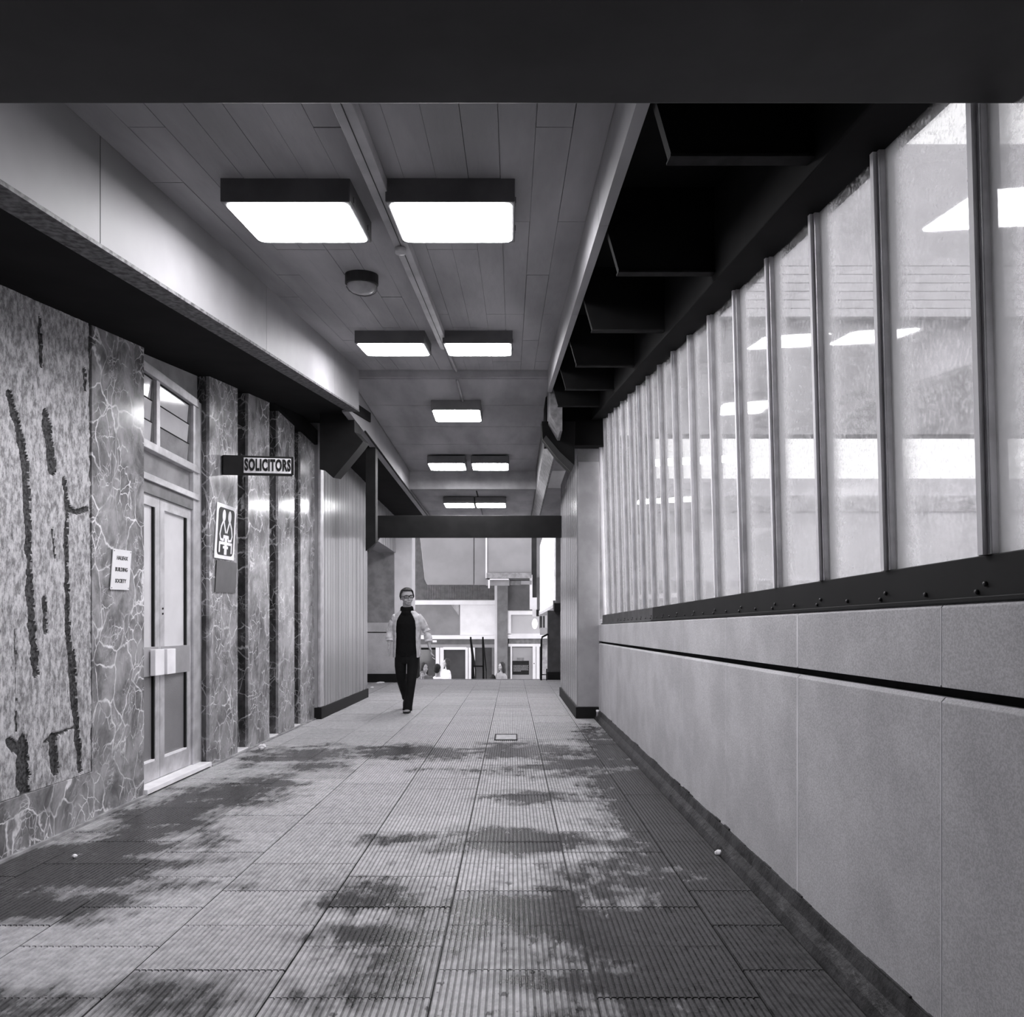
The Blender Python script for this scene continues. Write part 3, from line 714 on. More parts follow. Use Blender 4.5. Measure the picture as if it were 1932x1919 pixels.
# ------------------------------------------------------------------ shops beyond
YF = 55.0
bd = thing('building', 'pale shop building facing the bottom of the stairs', 'building', (-1.5, YF*K, -6.5))
def part(name, rects, m, y, th=.25, par=bd, label=None, bev=0):
    mb = MB()
    for r in rects: fb(mb, *r, y, th)
    return obj(name, mb, m, par, label=label, bev=bev)
part('wall', [(560, 1062, 820, 1335)], M_far, YF+.8, .8)
mb = MB(); u = 775
part('slat_backing', [(775, 936, 1000, 1133)], M_gap, YF+.5, .2)
while u < 935: fb(mb, u, u+1.15, 1000, 1133, YF+.2, .25); u += 2.05
obj('slat', mb, plain('ribbed metal slat', 106), bd, kind='stuff')
y = 50.0
pn = [(786, 960), (801, 1094), (806, 1104), (894, 1104), (894, 960)]
q = obj('hanging_panel', MB().prism([(X(a, y), Z(b, y)) for a, b in pn], y, y+1.2), plain('pale hanging slab', 126, .8, .2, .04, 1), bd, bev=.03)
obj('hanging_panel', MB().prism([(X(a, y), Z(b, y)) for a, b in ((895, 960), (895, 1104), (919, 1104), (919, 960))], y, y+1.2), plain('pale hanging slab', 168), bd, bev=.02)
part('box_panel', [(918, 1003, 960, 1091)], plain('pale box panel', 136, .8, .2, .04, 1), 49.5, 1.5, bev=.02)
part('box_edge', [(916, 919, 960, 1091)], M_farw, 49.4, 1.2)
part('box_foot', [(918, 1003, 1081, 1091)], plain('box foot', 128), 49.3, .2)
part('under_box', [(917, 961, 1093, 1105), (983, 1003, 1096, 1103)], M_far, 49.6, .6)
part('canopy_lamp', [(962, 983, 1096, 1104)], plain('dim lamp box', 96), 49.7, .5)
part('conduit', [(921, 924, 1092, 1110), (921, 960, 1092, 1094)], M_farw, 49.2, .1)
part('pier', [(938, 958, 1103, 1335)], M_fard, YF-.4, .8)
part('upper_infill', [(958, 1040, 1091, 1154)], plain('dark grey infill', 84, .8, .2, .08, 2), YF, .5)  # infill in one darker grey than the wall
# left shop
s1 = part('shop_front', [(770, 936, 1133, 1141)], M_farw, YF-.1, .4, label='white framed shop front with display board above dark doors')
P = lambda *a, **k: part(*a, par=s1, **k)
P('display_board', [(868, 933, 1141, 1199)], M_farw, YF+.05, .2)
P('poster', [(772, 868, 1141, 1199)], plain('grey poster', 118, .8, .2, .06, 1.5), YF+.04, .2)
mb = MB(); mb.prism([(X(a, YF), Z(b, YF)) for a, b in ((851, 1141), (866, 1162), (866, 1141))], YF, YF+.03); obj('poster_fold', mb, plain('poster fold', 140), s1)
P('lower_frame', [(770, 938, 1199, 1206)], M_farw, YF-.15, .45)
P('side_frame', [(933, 939, 1105, 1335)], M_farw, YF-.2, .5)
P('fascia', [(770, 935, 1206, 1216)], plain('dark fascia', 84, .6, .3, .1, 3), YF+.0, .3)
P('head_rail', [(780, 935, 1216, 1222)], M_far, YF-.05, .3)
P('shop_interior', [(770, 935, 1222, 1335)], M_black, YF+.6, .1)
P('glass_pane', [(792, 823, 1226, 1335)], M_fglass, YF+.12, .05)
P('door_jamb', [(822, 829, 1222, 1335), (830, 837, 1222, 1335)], M_farw, YF-.05, .3)
P('door_glass', [(838, 878, 1226, 1335)], M_fglass, YF+.12, .05)
P('door_jamb', [(878, 883, 1222, 1335), (884, 889, 1222, 1335)], M_farw, YF-.05, .3)
P('door_head', [(836, 880, 1221, 1226)], M_farw, YF-.06, .3)
P('glass_pane', [(896, 928, 1222, 1335)], M_fglass, YF+.12, .05)
P('door_jamb', [(928, 933, 1222, 1335)], M_fard, YF+.0, .2)
P('door_jamb', [(892, 896, 1222, 1335)], M_farw, YF+.0, .2)
P('notice', [(816, 824, 1208, 1212)], M_farw, YF-.02, .02)
s2 = part('shop_front', [(958, 1040, 1153, 1160), (958, 964, 1160, 1197), (958, 1040, 1196, 1205)], M_farw, YF-.3, .5, label='narrow white framed shop door front')
P = lambda *a, **k: part(*a, par=s2, **k)
P('box_panel', [(964, 1040, 1160, 1196)], plain('pale sign box', 165, .7, .3, .02, 1), YF-.1, .2)
P('fascia', [(960, 1040, 1205, 1215)], plain('mid grey fascia', 104), YF-.1, .3)
P('door_frame', [(959, 1022, 1215, 1220), (963, 966, 1220, 1335), (1005, 1011, 1220, 1335), (1012, 1018, 1220, 1335)], M_farw, YF-.15, .3)
P('side_strip', [(959, 963, 1220, 1335)], M_fard, YF-.05, .2)
dl = P('door_leaf', [(966, 1005, 1220, 1335)], plain('pale door glass', 140, .3, .4, .05, 1), YF+.0, .1)
P('door_top_strip', [(966, 1005, 1220, 1222)], M_fard, YF-.02, .02)  # thin grey strip across the top of the door leaf
P('lock', [(1007, 1008.5, 1251, 1253)], M_black, YF-.17, .02)
wl2 = thing('wall_light', 'oval white globe light beside the narrow shop door', 'light', (X(1009, 54), 54*K, Z(1187, 54)))
obj('globe', MB().ell((X(1009, 54), 54*K, Z(1177, 54)), (.11, .1, .21)), emit('lit globe', 2.2), wl2, smooth=True)
obj('bracket', MB().box(X(1008, 54), X(1010, 54), 54.05, 54.6, Z(1180, 54), Z(1176, 54)), M_alud, wl2)
pn_ = thing('door_notice', 'black notice with small white print on the pale far door', 'notice', (X(982, YF), (YF-.05)*K, Z(1273, YF)))
part('sheet', [(967, 998, 1247, 1273)], M_black, YF-.05, .04, par=pn_)
mt = Matrix.Translation((X(968.5, YF), (YF-.06)*K, 0)) @ Matrix.Rotation(math.pi/2, 4, 'X')
mb = MB(); random.seed(3)
for r in range(6):
    u = 968.5; v = 1255.3+2.1*r
    while u < 996-(14 if r == 5 else 0):
        wdt = random.uniform(1.2, 3.6); fb(mb, u, min(u+wdt, 997), v, v+.9, YF-.07, .02); u += wdt+.5
obj('print', mb, M_far, pn_)
part('small_card', [(976, 988, 1241, 1247)], plain('grey card', 110), YF-.05, .03, par=pn_)
part('light_panel', [(1022, 1040, 1160, 1335)], plain('far light panel', 150), YF+.3, .3)

# ------------------------------------------------------------------ buildings outside the glass
ob = thing('office_building', 'long pale building seen through the flecked glass', 'building', (8, 34*K, -6.5))
yo = 36.0
obj('upper_wall', MB().box(3.4, 30, yo, yo+3, Z(598, yo), 11), plain('outside upper wall', 205, .8, .2, .05, .8), ob)
for k in range(7):
    v = 488+16*k; obj('cladding_board', MB().box(3.38, 30, yo-.12, yo, Z(v+14.5, yo), Z(v, yo)), plain('outside board', 214, .8, .2, .03, 2), ob)
obj('lower_wall', MB().box(3.4, 30, yo+.6, yo+3, Z(817, yo), Z(598, yo)), plain('outside mid wall', 176, .7, .3, .10, 1.2), ob)
for k in (3.5, 16, 24): obj('leg_column', MB().box(k, k+.4, yo+1.5, yo+2.4, -6.5, Z(817, yo)), M_far, ob)
ob2 = thing('low_building', 'low pale building beyond the elevated block outside the glass', 'building', (12, 70*K, -6.5))
obj('wall', MB().box(3.5, 60, 70, 80, -6.5, Z(903, 70)), plain('low block wall', 236, .8, .2, .03, .6), ob2)
obj('window_band', MB().box(3.5, 60, 69.8, 70, Z(965, 70), Z(935, 70)), plain('low block windows', 205), ob2)
obj('ledge', MB().box(3.5, 60, 69.6, 70, Z(1131, 70), Z(1123, 70)), M_farw, ob2)
obj('window_band', MB().box(3.5, 60, 69.8, 70, Z(1122, 70), Z(1095, 70)), plain('low block windows', 205), ob2)

# ------------------------------------------------------------------ ceiling lights
LP = thing('ceiling_light', 'large square ceiling light nearest the camera, left of the trunking', 'light', local=True, group='ceiling lights')
wL, lL = .60, .51
def lbox(mb, x0, x1, y0, y1, z0, z1): return mb.box(x0, x1, y0, y1, z0, z1, raw=True)
obj('housing', lbox(MB(), -.015, wL+.015, -.012, lL+.012, .006, .135), M_house, LP, bev=.006)
p1 = [(a+wL/2, b+lL/2, .0) for a, b, c in rrect(wL/2-.012, lL/2-.012, .04, 0)]
p2 = [(a+wL/2, b+lL/2, .003) for a, b, c in rrect(wL/2, lL/2, .045, 0)]
p3 = [(a+wL/2, b+lL/2, .008) for a, b, c in rrect(wL/2, lL/2, .045, 0)]
obj('diffuser', MB().loft([[Vector(q) for q in p] for p in (p1, p2, p3)]), M_lamp, LP)
cl = MB()
for x, yy in ((-.02, .06), (wL+.008, .06), (-.02, lL-.1), (wL+.008, lL-.1)): lbox(cl, x, x+.012, yy, yy+.04, .03, .06)
obj('clip', cl, M_alud, LP, kind='stuff')
specs = [(-1.40, 6.49, 2.66, 0, None), (-.60, 6.49, 2.66, 0, 'large square ceiling light nearest the camera, right of the trunking'),
         (-1.40, 12.02, 2.66, 0, 'ceiling light of the second pair, left of the trunking'), (-.61, 12.02, 2.66, 0, 'ceiling light of the second pair, right of the trunking'),
         (-1.01, 16.9, 2.77+EYE, 1, 'single ceiling light between the second and fourth rows'),
         (-1.39, 22.1, 2.74+EYE, 1, 'left ceiling light of the pair just above the far beam opening'), (-.665, 22.1, 2.74+EYE, 1, 'right ceiling light of the pair just above the far beam opening'),
         (-1.32, 25.9, 2.44+EYE, 1, 'furthest ceiling light on the left, low above the cross beam'), (-.70, 25.9, 2.44+EYE, 1, 'furthest ceiling light on the right, low above the cross beam')]
for i, (x, y, z, rp, lab) in enumerate(specs):
    o = LP if i == 0 else copy_tree(LP)
    o.location = (x, y*K, z-(SL*y if rp else 0))
    if rp: o.rotation_euler.x = -math.atan(SL/K)
    if i >= 7: o.scale = (.95, 1, 1)
    if lab: o['label'] = lab
for o in bpy.data.objects:
    if '_local' in o: del o['_local']
rl = thing('round_ceiling_lamp', 'small unlit round ceiling lamp with black rim', 'lamp', (X(681, 9.1), 9.1*K, 2.6))
c = (X(681, 9.1), 9.15*K, 2.79)
obj('base', MB().lathe(c, [(.112, 0), (.112, -.075), (.1, -.078), (.0, -.078)], 28), M_dark, rl, smooth=False)
obj('dome', MB().lathe(c, [(.098, -.078), (.098, -.085), (.09, -.105), (.07, -.125), (.04, -.135), (.0, -.138)], 28), plain('milky glass', 150, .3, .4), rl, smooth=True)
obj('wire_loop', MB().tube([(c[0]+.105*math.cos(a), c[1]+.105*math.sin(a), 2.70-.035*abs(math.sin(a))) for a in [i*math.pi/8 for i in range(9)]], .004, 6), M_alud, rl)
tk = thing('cable_trunking', 'pale steel trunking running down the middle of the ceiling', 'trunking', (-.65, 9*K, 2.7))
obj('channel', MB().box(-.69, -.605, 3.9, 12.9, 2.715, 2.777), M_tray, tk, bev=.003)
obj('lid_seam', MB().box(-.650, -.646, 3.9, 12.9, 2.7125, 2.716), M_dark, tk)
obj('conduit', MB().tube([(-.64, 12.85*K, 2.755), (-.637, 15.3*K, 2.755)], .014, 8), M_tray, tk, smooth=True)
obj('conduit', MB().tube([(-.637, 15.5*K, 4.07-SL*15.5), (-.62, 16.9*K, 4.07-SL*16.9)], .014, 8), M_tray, ce, smooth=True)
obj('conduit', MB().tube([(-.66, 24.9*K, 3.755-SL*24.9), (-.66, 30*K, 3.755-SL*30)], .012, 8), M_dark, ce, smooth=True)
jb = thing('junction_box', 'small round box on the ceiling trunking behind the first lights', 'box', (X(745, 7.75), 7.75*K, 2.66))
obj('box', MB().lathe((-.655, 7.85*K, 2.711), [(.033, 0), (.033, -.03), (.028, -.036), (0, -.038)], 20), M_tray, jb, smooth=True)

# ------------------------------------------------------------------ litter
def paper(u, y, r, label, sq=.6):
    x = X(u, y); mb = MB().ell((0, 0, 0), (r, r*.8, r*sq), seg=12, rg=8)
    mb.v = [tuple(Vector(p)*(1+.5*noise.noise(Vector(p)*60+Vector((u, 0, 0))))) for p in mb.v]
    mb.v = [(a+x, b+y*K, c-SL*y+r*sq*.85) for a, b, c in mb.v]
    return tag(obj('paper_scrap', mb, M_white), label, 'litter')
paper(494, 13.1, .038, 'crumpled white paper by the foot of the marble piers', .8)
paper(1356, 7.0, .022, 'small pale scrap near the right skirting')
paper(140, 6.9, .014, 'tiny white scrap on the dark floor at left')
paper(718, 29.3, .09, 'flat white scrap by the grey far wall', .15)
paper(702, 27.0, .035, 'small white scrap beyond the left pillar', .3)

# ------------------------------------------------------------------ people
skin = plain('skin', 168, .6, .3, .04, 12); skind = plain('skin of hands', 150, .6, .3, .04, 12)
def Rz(d): return Matrix.Rotation(math.radians(d), 4, 'Z')
def ring(cx, cy, z, w, d, n=20, a0=0, a1=360, p=2.4):
    out = []
    for i in range(n):
        t = math.radians(a0+(a1-a0)*i/(n if a1-a0 == 360 else n-1))
        c, s = math.cos(t), math.sin(t)
        out.append(Vector((cx+w*math.copysign(abs(c)**(2/p), c), cy+d*math.copysign(abs(s)**(2/p), s), z)))
    return out
def head_mb(T):
    mb = MB()
    mb.ell((0, .012, 1.655), (.074, .094, .098), seg=24, rg=16)
    mb.ell((0, -.022, 1.60), (.060, .068, .082), seg=20, rg=12)
    mb.ell((0, -.060, 1.548), (.033, .028, .026)); mb.ell((0, -.088, 1.572), (.022, .010, .0055)); mb.ell((0, -.086, 1.561), (.019, .010, .006))
    mb.ell((0, -.094, 1.625), (.009, .014, .026), Matrix.Rotation(.25, 3, 'X')); mb.ell((0, -.104, 1.607), (.014, .013, .010))
    for s in (-1, 1):
        mb.ell((s*.076, .012, 1.632), (.010, .017, .031)); mb.ell((s*.030, -.079, 1.668), (.024, .010, .007)); mb.ell((s*.038, -.068, 1.60), (.020, .018, .022))
    mb.tube([(0, .02, 1.42), (0, .014, 1.50), (0, .008, 1.56)], [.062, .055, .055], 14)
    return mb.xf(T)
def hand(mb, W, D, side, curl, k=1.0, spread=.1):
    """W wrist point, D direction of the hand, side: +1/-1 x direction of the thumb"""
    W = Vector(W); D = Vector(D).normalized(); F = Vector((0, -1, 0)); F = (F-D*F.dot(D)).normalized(); S = D.cross(F).normalized()
    # palm faces the thigh: fingers row runs front-back along F, thumb in front
    mb.tube([W-D*.02, W+D*.03*k, W+D*.09*k], [(.022, .026), (.018, .036), (.015, .040)], 12)
    for i in range(4):
        b = W+D*.085*k+F*((1.5-i)*.0195*k); ln_ = (.070, .078, .072, .056)[i]*k
        inw = S*side
        d1 = (D+F*((1.5-i)*spread)).normalized(); p1 = b+d1*ln_*.42
        d2 = (d1+inw*curl).normalized(); p2 = p1+d2*ln_*.33
        d3 = (d2+inw*curl).normalized(); p3 = p2+d3*ln_*.25
        mb.tube([b-D*.02, b, p1, p2, p3], [.0095, .0095, .0088, .008, .006], 8); mb.ell(p3, (.0062, .0062, .0062), seg=8, rg=6)
    b = W+D*.03*k+F*.032*k; d1 = (D*.75+F*.55+S*side*.35).normalized(); p1 = b+d1*.035; p2 = p1+(D*.95+F*.1+S*side*.3).normalized()*.03
    mb.tube([W+D*.02, b, p1, p2], [.014, .012, .010, .0075], 8); mb.ell(p2, (.0078, .0078, .0078), seg=8, rg=6)
    return p2

MY = 19.45; my = MY*K; mx = X(765, 19.2)
fz = -SL*MY
man = thing('person', 'man in glasses, pale open jacket, black rollneck and trousers walking towards camera', 'person', (mx, my, fz))
T = Matrix.Translation((mx, my, fz)) @ Matrix.Diagonal((1.0, 1, 1.0, 1))
neck = Vector((0, .01, 1.50)); HS = Matrix.Translation(neck) @ Matrix.Diagonal((1.13, 1.06, 1.0, 1)) @ Matrix.Translation(-neck)
HT = T @ Matrix.Translation((.003, -.012, .012)) @ Matrix.Translation(neck) @ Rz(24) @ Matrix.Rotation(math.radians(-3), 4, 'X') @ Matrix.Translation(-neck) @ HS
# body: one continuous surface
B = head_mb(Matrix.Translation((.003, -.012, .012)) @ Matrix.Translation(neck) @ Rz(24) @ Matrix.Rotation(math.radians(-3), 4, 'X') @ Matrix.Translation(-neck) @ HS)
B.loft([ring(0, .01, z, w_, d_) for z, w_, d_ in ((.80, .13, .10), (.90, .15, .105), (1.02, .14, .10), (1.18, .155, .11), (1.32, .165, .11), (1.40, .15, .085), (1.44, .08, .06), (1.48, .055, .055))])
armL = [(-.150, .0, 1.365), (-.198, .012, 1.285), (-.243, .02, 1.165), (-.246, -.02, 1.06), (-.243, -.06, .965)]
armR = [(.155, .0, 1.365), (.214, .015, 1.28), (.285, .035, 1.145), (.312, -.02, 1.05), (.338, -.07, .945)]
for A in (armL, armR): B.tube(A, [.052, .046, .038, .034, .024], 14)
legL = [(-.085, .02, .84), (-.083, -.03, .64), (-.078, -.015, .45), (-.062, .14, .27), (-.045, .285, .135)]
legR = [(.085, .01, .84), (.092, -.07, .64), (.088, -.155, .455), (.068, -.215, .25), (.047, -.27, .10)]
B.tube(legL, [.085, .075, .055, .048, .036], 14); B.tube(legR, [.085, .075, .055, .048, .036], 14)
B.tube([(-.045, .29, .13), (-.045, .25, .07), (-.045, .20, .03)], [.035, .035, .03], 10); B.tube([(.047, -.27, .10), (.047, -.30, .07), (.05, -.40, .055)], [.036, .036, .026], 10)
hand(B, armL[-1], (.10, -.12, -1), 1, .30, 1.02)
hand(B, armR[-1], (.34, -.30, -1), -1, .45, 1.02, .16)
B.ell((.0, .0, .84), (.15, .10, .09))
obj('body', B.xf(T), skin, man, remesh=.0048)
# hair
hm = MB(); seg, rg = 40, 26; vs = []; keep = {}
for i in range(rg+1):
    th = math.pi*i/rg
    for j in range(seg):
        ph = 2*math.pi*j/seg; p = Vector((math.sin(th)*math.cos(ph), math.sin(th)*math.sin(ph), math.cos(th)))
        r = 1+.05*noise.noise(p*4)+.02*noise.noise(p*14)
        vs.append(Vector((p.x*.086*r, .014+p.y*.107*r, 1.662+p.z*.110*r))); keep[len(vs)-1] = p
def hairy(p):
    a = abs(p.x)
    if p.y < -.25: return p.z > .60
    if p.y < .12: return p.z > (-.42 if a > .80 and p.y > -.18 else .18) if a > .7 else p.z > .3
    return p.z > -.62
fs = []
for i in range(rg):
    for j in range(seg):
        q = (i*seg+j, (i+1)*seg+j, (i+1)*seg+(j+1) % seg, i*seg+(j+1) % seg)
        if all(hairy(keep[k]) for k in q): fs.append(q)
hm.add(vs, fs); hm.xf(HT)
M_hair = plain('dark hair', 44, .6, .4, .3, 80, .8, 160)
me = hm.mesh('hair'); b = bmesh.new(); b.from_mesh(me); bmesh.ops.delete(b, geom=[v for v in b.verts if not v.link_faces], context='VERTS'); b.to_mesh(me); b.free()
obj('hair', me, M_hair, man, solid=.018, smooth=True)
# glasses, eyes
gs = MB()
for s in (-1, 1):
    cx = s*.034
    pts = [Vector((cx+a*.031, -.101-.004*(1-abs(a)), 1.648+b_*.018)) for a, b_ in ((-.9, .95), (0, 1.05), (.95, 1), (1, .2), (.8, -.8), (0, -1), (-.75, -.85), (-.95, 0))]
    for p_, q_ in zip(pts, pts[1:]+pts[:1]): gs.tube([p_, q_], .0042, 6)
    gs.tube([(s*.064, -.100, 1.658), (s*.079, -.03, 1.650), (s*.083, .02, 1.642)], .004, 6)
gs.tube([(-.008, -.104, 1.655), (.008, -.104, 1.655)], .004, 6)
obj('glasses', gs.xf(HT), M_black, man)
for s in (-1, 1):
    ey = MB(); ey.ell((s*.031, -.077, 1.646), (.012, .008, .006), seg=10, rg=6)
    obj('eye', ey.xf(HT), plain('eye white', 190, .2), man, smooth=True)
for s in (-1, 1):
    ey = MB(); ey.ell((s*.031+.002, -.0835, 1.646), (.0052, .003, .0052), seg=10, rg=6); ey.tube([(s*.014, -.089, 1.669), (s*.034, -.088, 1.675), (s*.05, -.076, 1.669)], .0035, 6)
    obj('eyebrow', ey.xf(HT), M_hair, man, smooth=True)
mo = MB().tube([(-.020, -.0925, 1.566), (0, -.0985, 1.5675), (.020, -.0925, 1.566)], [.0022, .0032, .0022], 8)
obj('mouth', mo.xf(HT), plain('lips', 96, .5, .3), man, smooth=True)
# rollneck
def lerp_(a, b, t): return tuple(a[i]+(b[i]-a[i])*t for i in range(3))
sw = MB()
sw.loft([ring(0, .0, z, w_, d_) for z, w_, d_ in ((.80, .165, .125), (.88, .17, .128), (1.0, .162, .122), (1.15, .168, .126), (1.28, .172, .128), (1.37, .150, .105), (1.41, .105, .085), (1.44, .080, .078))])
for A in (armL, armR): sw.tube(A[:2]+[lerp_(A[1], A[2], .6)], [.046, .044, .038], 12)
sw.loft([ring(.0, .004, z, r_, r_, p=2) for z, r_ in ((1.385, .090), (1.40, .102), (1.43, .106), (1.455, .100), (1.463, .093), (1.475, .098), (1.50, .093), (1.515, .082), (1.512, .05), (1.45, .05))])
obj('rollneck', sw.xf(T), plain('black wool', 20, .9, .1, .1, 40), man, remesh=.006)
# trousers
tr = MB()
tr.loft([ring(0, .0, z, w_, d_) for z, w_, d_ in ((.98, .150, .115), (.90, .165, .122), (.82, .172, .125), (.75, .170, .12), (.70, .150, .11))])
tr.tube([(-.085, .005, .84), (-.088, -.025, .66), (-.080, -.02, .47), (-.066, .11, .31), (-.047, .25, .17), (-.042, .285, .12)], [.092, .086, .072, .066, .070, .074], 16)
tr.tube([(.085, .0, .84), (.094, -.06, .66), (.088, -.15, .47), (.070, -.205, .28), (.050, -.255, .13), (.046, -.265, .075)], [.092, .084, .068, .062, .066, .070], 16)
obj('trousers', tr.xf(T), plain('black trousers', 22, .8, .15, .1, 20), man, remesh=.006)
# jacket: open at the front
jk = MB(); rings = []
for z, w_, d_, gp_ in ((.785, .205, .150, 50), (.86, .205, .150, 48), (.97, .200, .148, 46), (1.10, .203, .148, 44), (1.22, .210, .148, 42), (1.32, .208, .140, 38), (1.375, .192, .124, 32), (1.41, .160, .108, 30), (1.44, .120, .100, 32), (1.46, .108, .100, 38)):
    rr = ring(.0, .012, z, w_, d_, 30, -90+gp_, 270-gp_, 2.3)
    rings.append(rr)
n = 30; vs = [p for r in rings for p in r]; fs = []
for i in range(len(rings)-1):
    for j in range(n-1): fs.append((i*n+j, i*n+j+1, (i+1)*n+j+1, (i+1)*n+j))
inner = [Vector((p.x*.93, .012+(p.y-.012)*.92, p.z)) for p in vs]; m_ = len(vs)
fs2 = [tuple(m_+k for k in f[::-1]) for f in fs]
for i in range(len(rings)-1):
    for j in (0, n-1): q = (i*n+j, (i+1)*n+j, m_+(i+1)*n+j, m_+i*n+j); fs2.append(q)
for i in (0, len(rings)-1):
    for j in range(n-1): fs2.append((i*n+j, i*n+j+1, m_+i*n+j+1, m_+i*n+j))
jk.add(vs+inner, fs+fs2)
def lerp(a, b, t): return tuple(a[i]+(b[i]-a[i])*t for i in range(3))
slv = []
for A, zc_ in ((armL, 1.035), (armR, 1.03)):
    cf = lerp(A[3], A[4], .28)
    jk.tube([lerp(A[0], A[1], -.15), A[0], lerp(A[0], A[1], .6), A[1], lerp(A[1], A[2], .5), A[2], lerp(A[2], A[3], .45), A[3], cf], [.052, .062, .066, .064, .060, .064, .055, .062, .053], 16)
    slv.append((A, cf))
obj('jacket', jk.xf(T), plain('pale cotton jacket', 192, .85, .2, .10, 14, 1.0, 22), man, remesh=.0065)
for A, cf in slv:
    cuf = MB().tube([lerp(A[3], A[4], .18), lerp(A[3], A[4], .42)], [.058, .055], 14)
    obj('cuff', cuf.xf(T), plain('turned white cuff', 225, .8), man, remesh=.005)
# shoes
def shoe(mb, toe, heel, ztoe, zheel, x, wide=.045):
    yv = heel-toe
    rr = []
    for t, hh_, ww in ((0, .012, .022), (.12, .032, .040), (.35, .042, .047), (.6, .05, .040), (.85, .055, .036), (1.0, .05, .028)):
        y = toe+yv*t; z0 = ztoe+(zheel-ztoe)*t
        rr.append([Vector((x+ww*math.cos(a), y, z0+.003+hh_*(.5+.5*math.sin(a)))) for a in [k*math.pi/6 for k in range(12)]])
    mb.loft(rr)
rampf = lambda y: -SL/K*y
s1_ = MB(); shoe(s1_, -.44, -.19, rampf(-.44), rampf(-.19)+.005, .048)
s1_.xf(T); obj('shoe', s1_, plain('pale shoe', 150, .5, .3), man, remesh=.004, label='pale leading shoe')
so = MB().loft([ring(.048, -.315, z, .052, .135, 16) for z in (.012, .03)]); so.v = [(a, b, c+rampf(b+.0)) for a, b, c in so.v]
obj('sole', so.xf(T), M_black, man)
s2_ = MB(); shoe(s2_, .13, .34, rampf(.13)+.005, .125, -.045); obj('shoe', s2_.xf(T), plain('dark shoe', 60, .5, .3), man, remesh=.004)
ct = MB().tube([(.385, -.115, .795), (.425, -.135, .772)], .004, 8)
obj('cigarette', ct.xf(T), M_white, man)

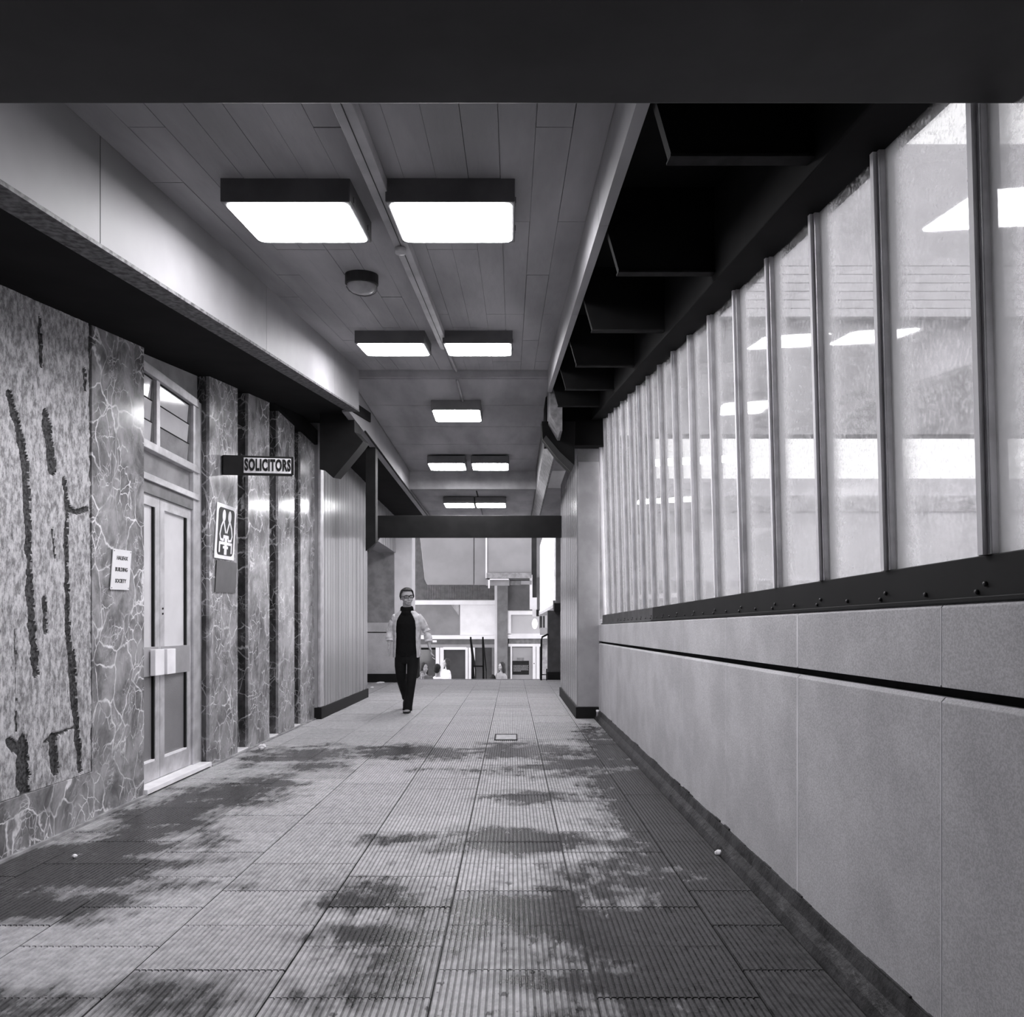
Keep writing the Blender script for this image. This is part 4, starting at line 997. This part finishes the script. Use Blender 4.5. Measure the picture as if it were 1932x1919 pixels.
def figure(u, vtop, Yo, height, label, sit=False, face=0, top=200, legs=40, hair=40, long=False, bag=False, lean=0, child=1.0):
    """background person: height standing (or sitting on the tread); feet or seat meet the stair below"""
    y = Yo*K; x = X(u, Yo); ztop = Z(vtop, Yo)
    sc = height/1.75*child
    i = max(0, int((y-ys)/.28)); tread = zs-.16*(i+1)
    root = thing('person', label, 'person', (x, y, tread))
    off = ztop-1.755*sc
    T2 = Matrix.Translation((x, y, off)) @ Rz(face) @ Matrix.Scale(sc, 4)
    b2 = head_mb(Matrix.Identity(4))
    b2.loft([ring(0, .01, z, w_, d_, 14) for z, w_, d_ in ((.85, .15, .11), (1.02, .12, .09), (1.25, .15, .10), (1.40, .14, .08), (1.46, .06, .05))])
    cl_ = MB().loft([ring(0, .01, z, w_, d_, 14) for z, w_, d_ in ((.80, .19, .14), (1.0, .17, .125), (1.25, .19, .125), (1.39, .17, .10), (1.445, .08, .07))])
    for s in (-1, 1):
        el = (s*(.20 if sit else .26), -.03, 1.14); wr_ = (s*.12, -.20, 1.02) if sit else (s*.25, -.06, .95)
        b2.tube([(s*.17, 0, 1.38), el, wr_], [.045, .035, .024], 10); hand(b2, wr_, (0, -.5, -1) if not sit else (-s*.3, -1, -.2), -s, .3, 1.0)
        cl_.tube([(s*.165, 0, 1.38), (s*.20, -.01, 1.28), el, lerp(el, wr_, .8)], [.068, .066, .055, .045], 12)
    pt = MB(); LR = Rz(180-face); rt = lambda q: tuple(LR @ Vector(q))
    gy = (tread-off)/sc
    if sit:
        for s in (-1, 1):
            k_ = rt((s*.12, -.42, .92)); f_ = rt((s*.12, -.45, .92-.44))
            b2.tube([(s*.1, 0, .9), k_, f_], [.08, .055, .04], 10); pt.tube([(s*.1, 0, .92), k_, f_], [.10, .075, .06], 12)
            b2.tube([f_, rt((s*.12, -.58, .92-.46))], [.04, .03], 8)
        pt.loft([ring(0, .0, z, .18, .14, 14) for z in (.80, .90, 1.0)])
    else:
        for s in (-1, 1):
            a_ = (s*.10, .06*s, .08 if gy < .3 else gy+.06)
            b2.tube([(s*.09, 0, .88), (s*.10, -.03, .48), a_], [.08, .055, .038], 10); pt.tube([(s*.09, 0, .90), (s*.10, -.03, .48), a_], [.10, .075, .07], 12)
            b2.tube([a_, (a_[0], a_[1]-.14, a_[2]-.04)], [.04, .028], 8)
    obj('body', b2.xf(T2), skin, root, remesh=.011)
    obj('top', cl_.xf(T2), plain('clothing %d' % top, top, .85, .2, .06, 12), root, remesh=.012)
    obj('trousers', pt.xf(T2), plain('clothing %d' % legs, legs, .85, .2, .06, 12), root, remesh=.012)
    h_ = MB(); h_.ell((0, .03, 1.672), (.094, .098, .098)); h_.ell((0, .05, 1.63), (.088, .08, .10))
    if long:
        h_.ell((0, .07, 1.52), (.10, .06, .17))
        for s in (-1, 1): h_.ell((s*.08, .02, 1.56), (.032, .055, .13))
    obj('hair', h_.xf(T2), plain('hair %d' % hair, hair, .7, .3, .3, 60), root, remesh=.01)
    if bag: obj('shoulder_bag', MB().ell((-.30, -.1, 1.20), (.13, .09, .16)).xf(T2), M_black, root, smooth=True)
    return root
figure(842, 1243, 37.3, 1.65, 'dark-haired woman in a white top standing on the stairs', face=-65, top=236, hair=52, long=True)
figure(826, 1253, 33.9, 1.75, 'person in white with short dark hair sitting on the stairs', sit=True, face=150, top=240, hair=36)
figure(801, 1251, 33.2, 1.7, 'long-haired person in a grey coat sitting beside the walking man', sit=True, face=40, top=104, hair=48, long=True)
figure(797, 1267, 32.4, 1.2, 'child with tousled hair low at the stair head', sit=True, face=10, top=225, hair=105, child=1.0)
figure(946, 1250, 37.0, 1.6, 'long dark-haired woman with a dark bag climbing the stairs', face=-50, top=150, hair=46, long=True, bag=True)
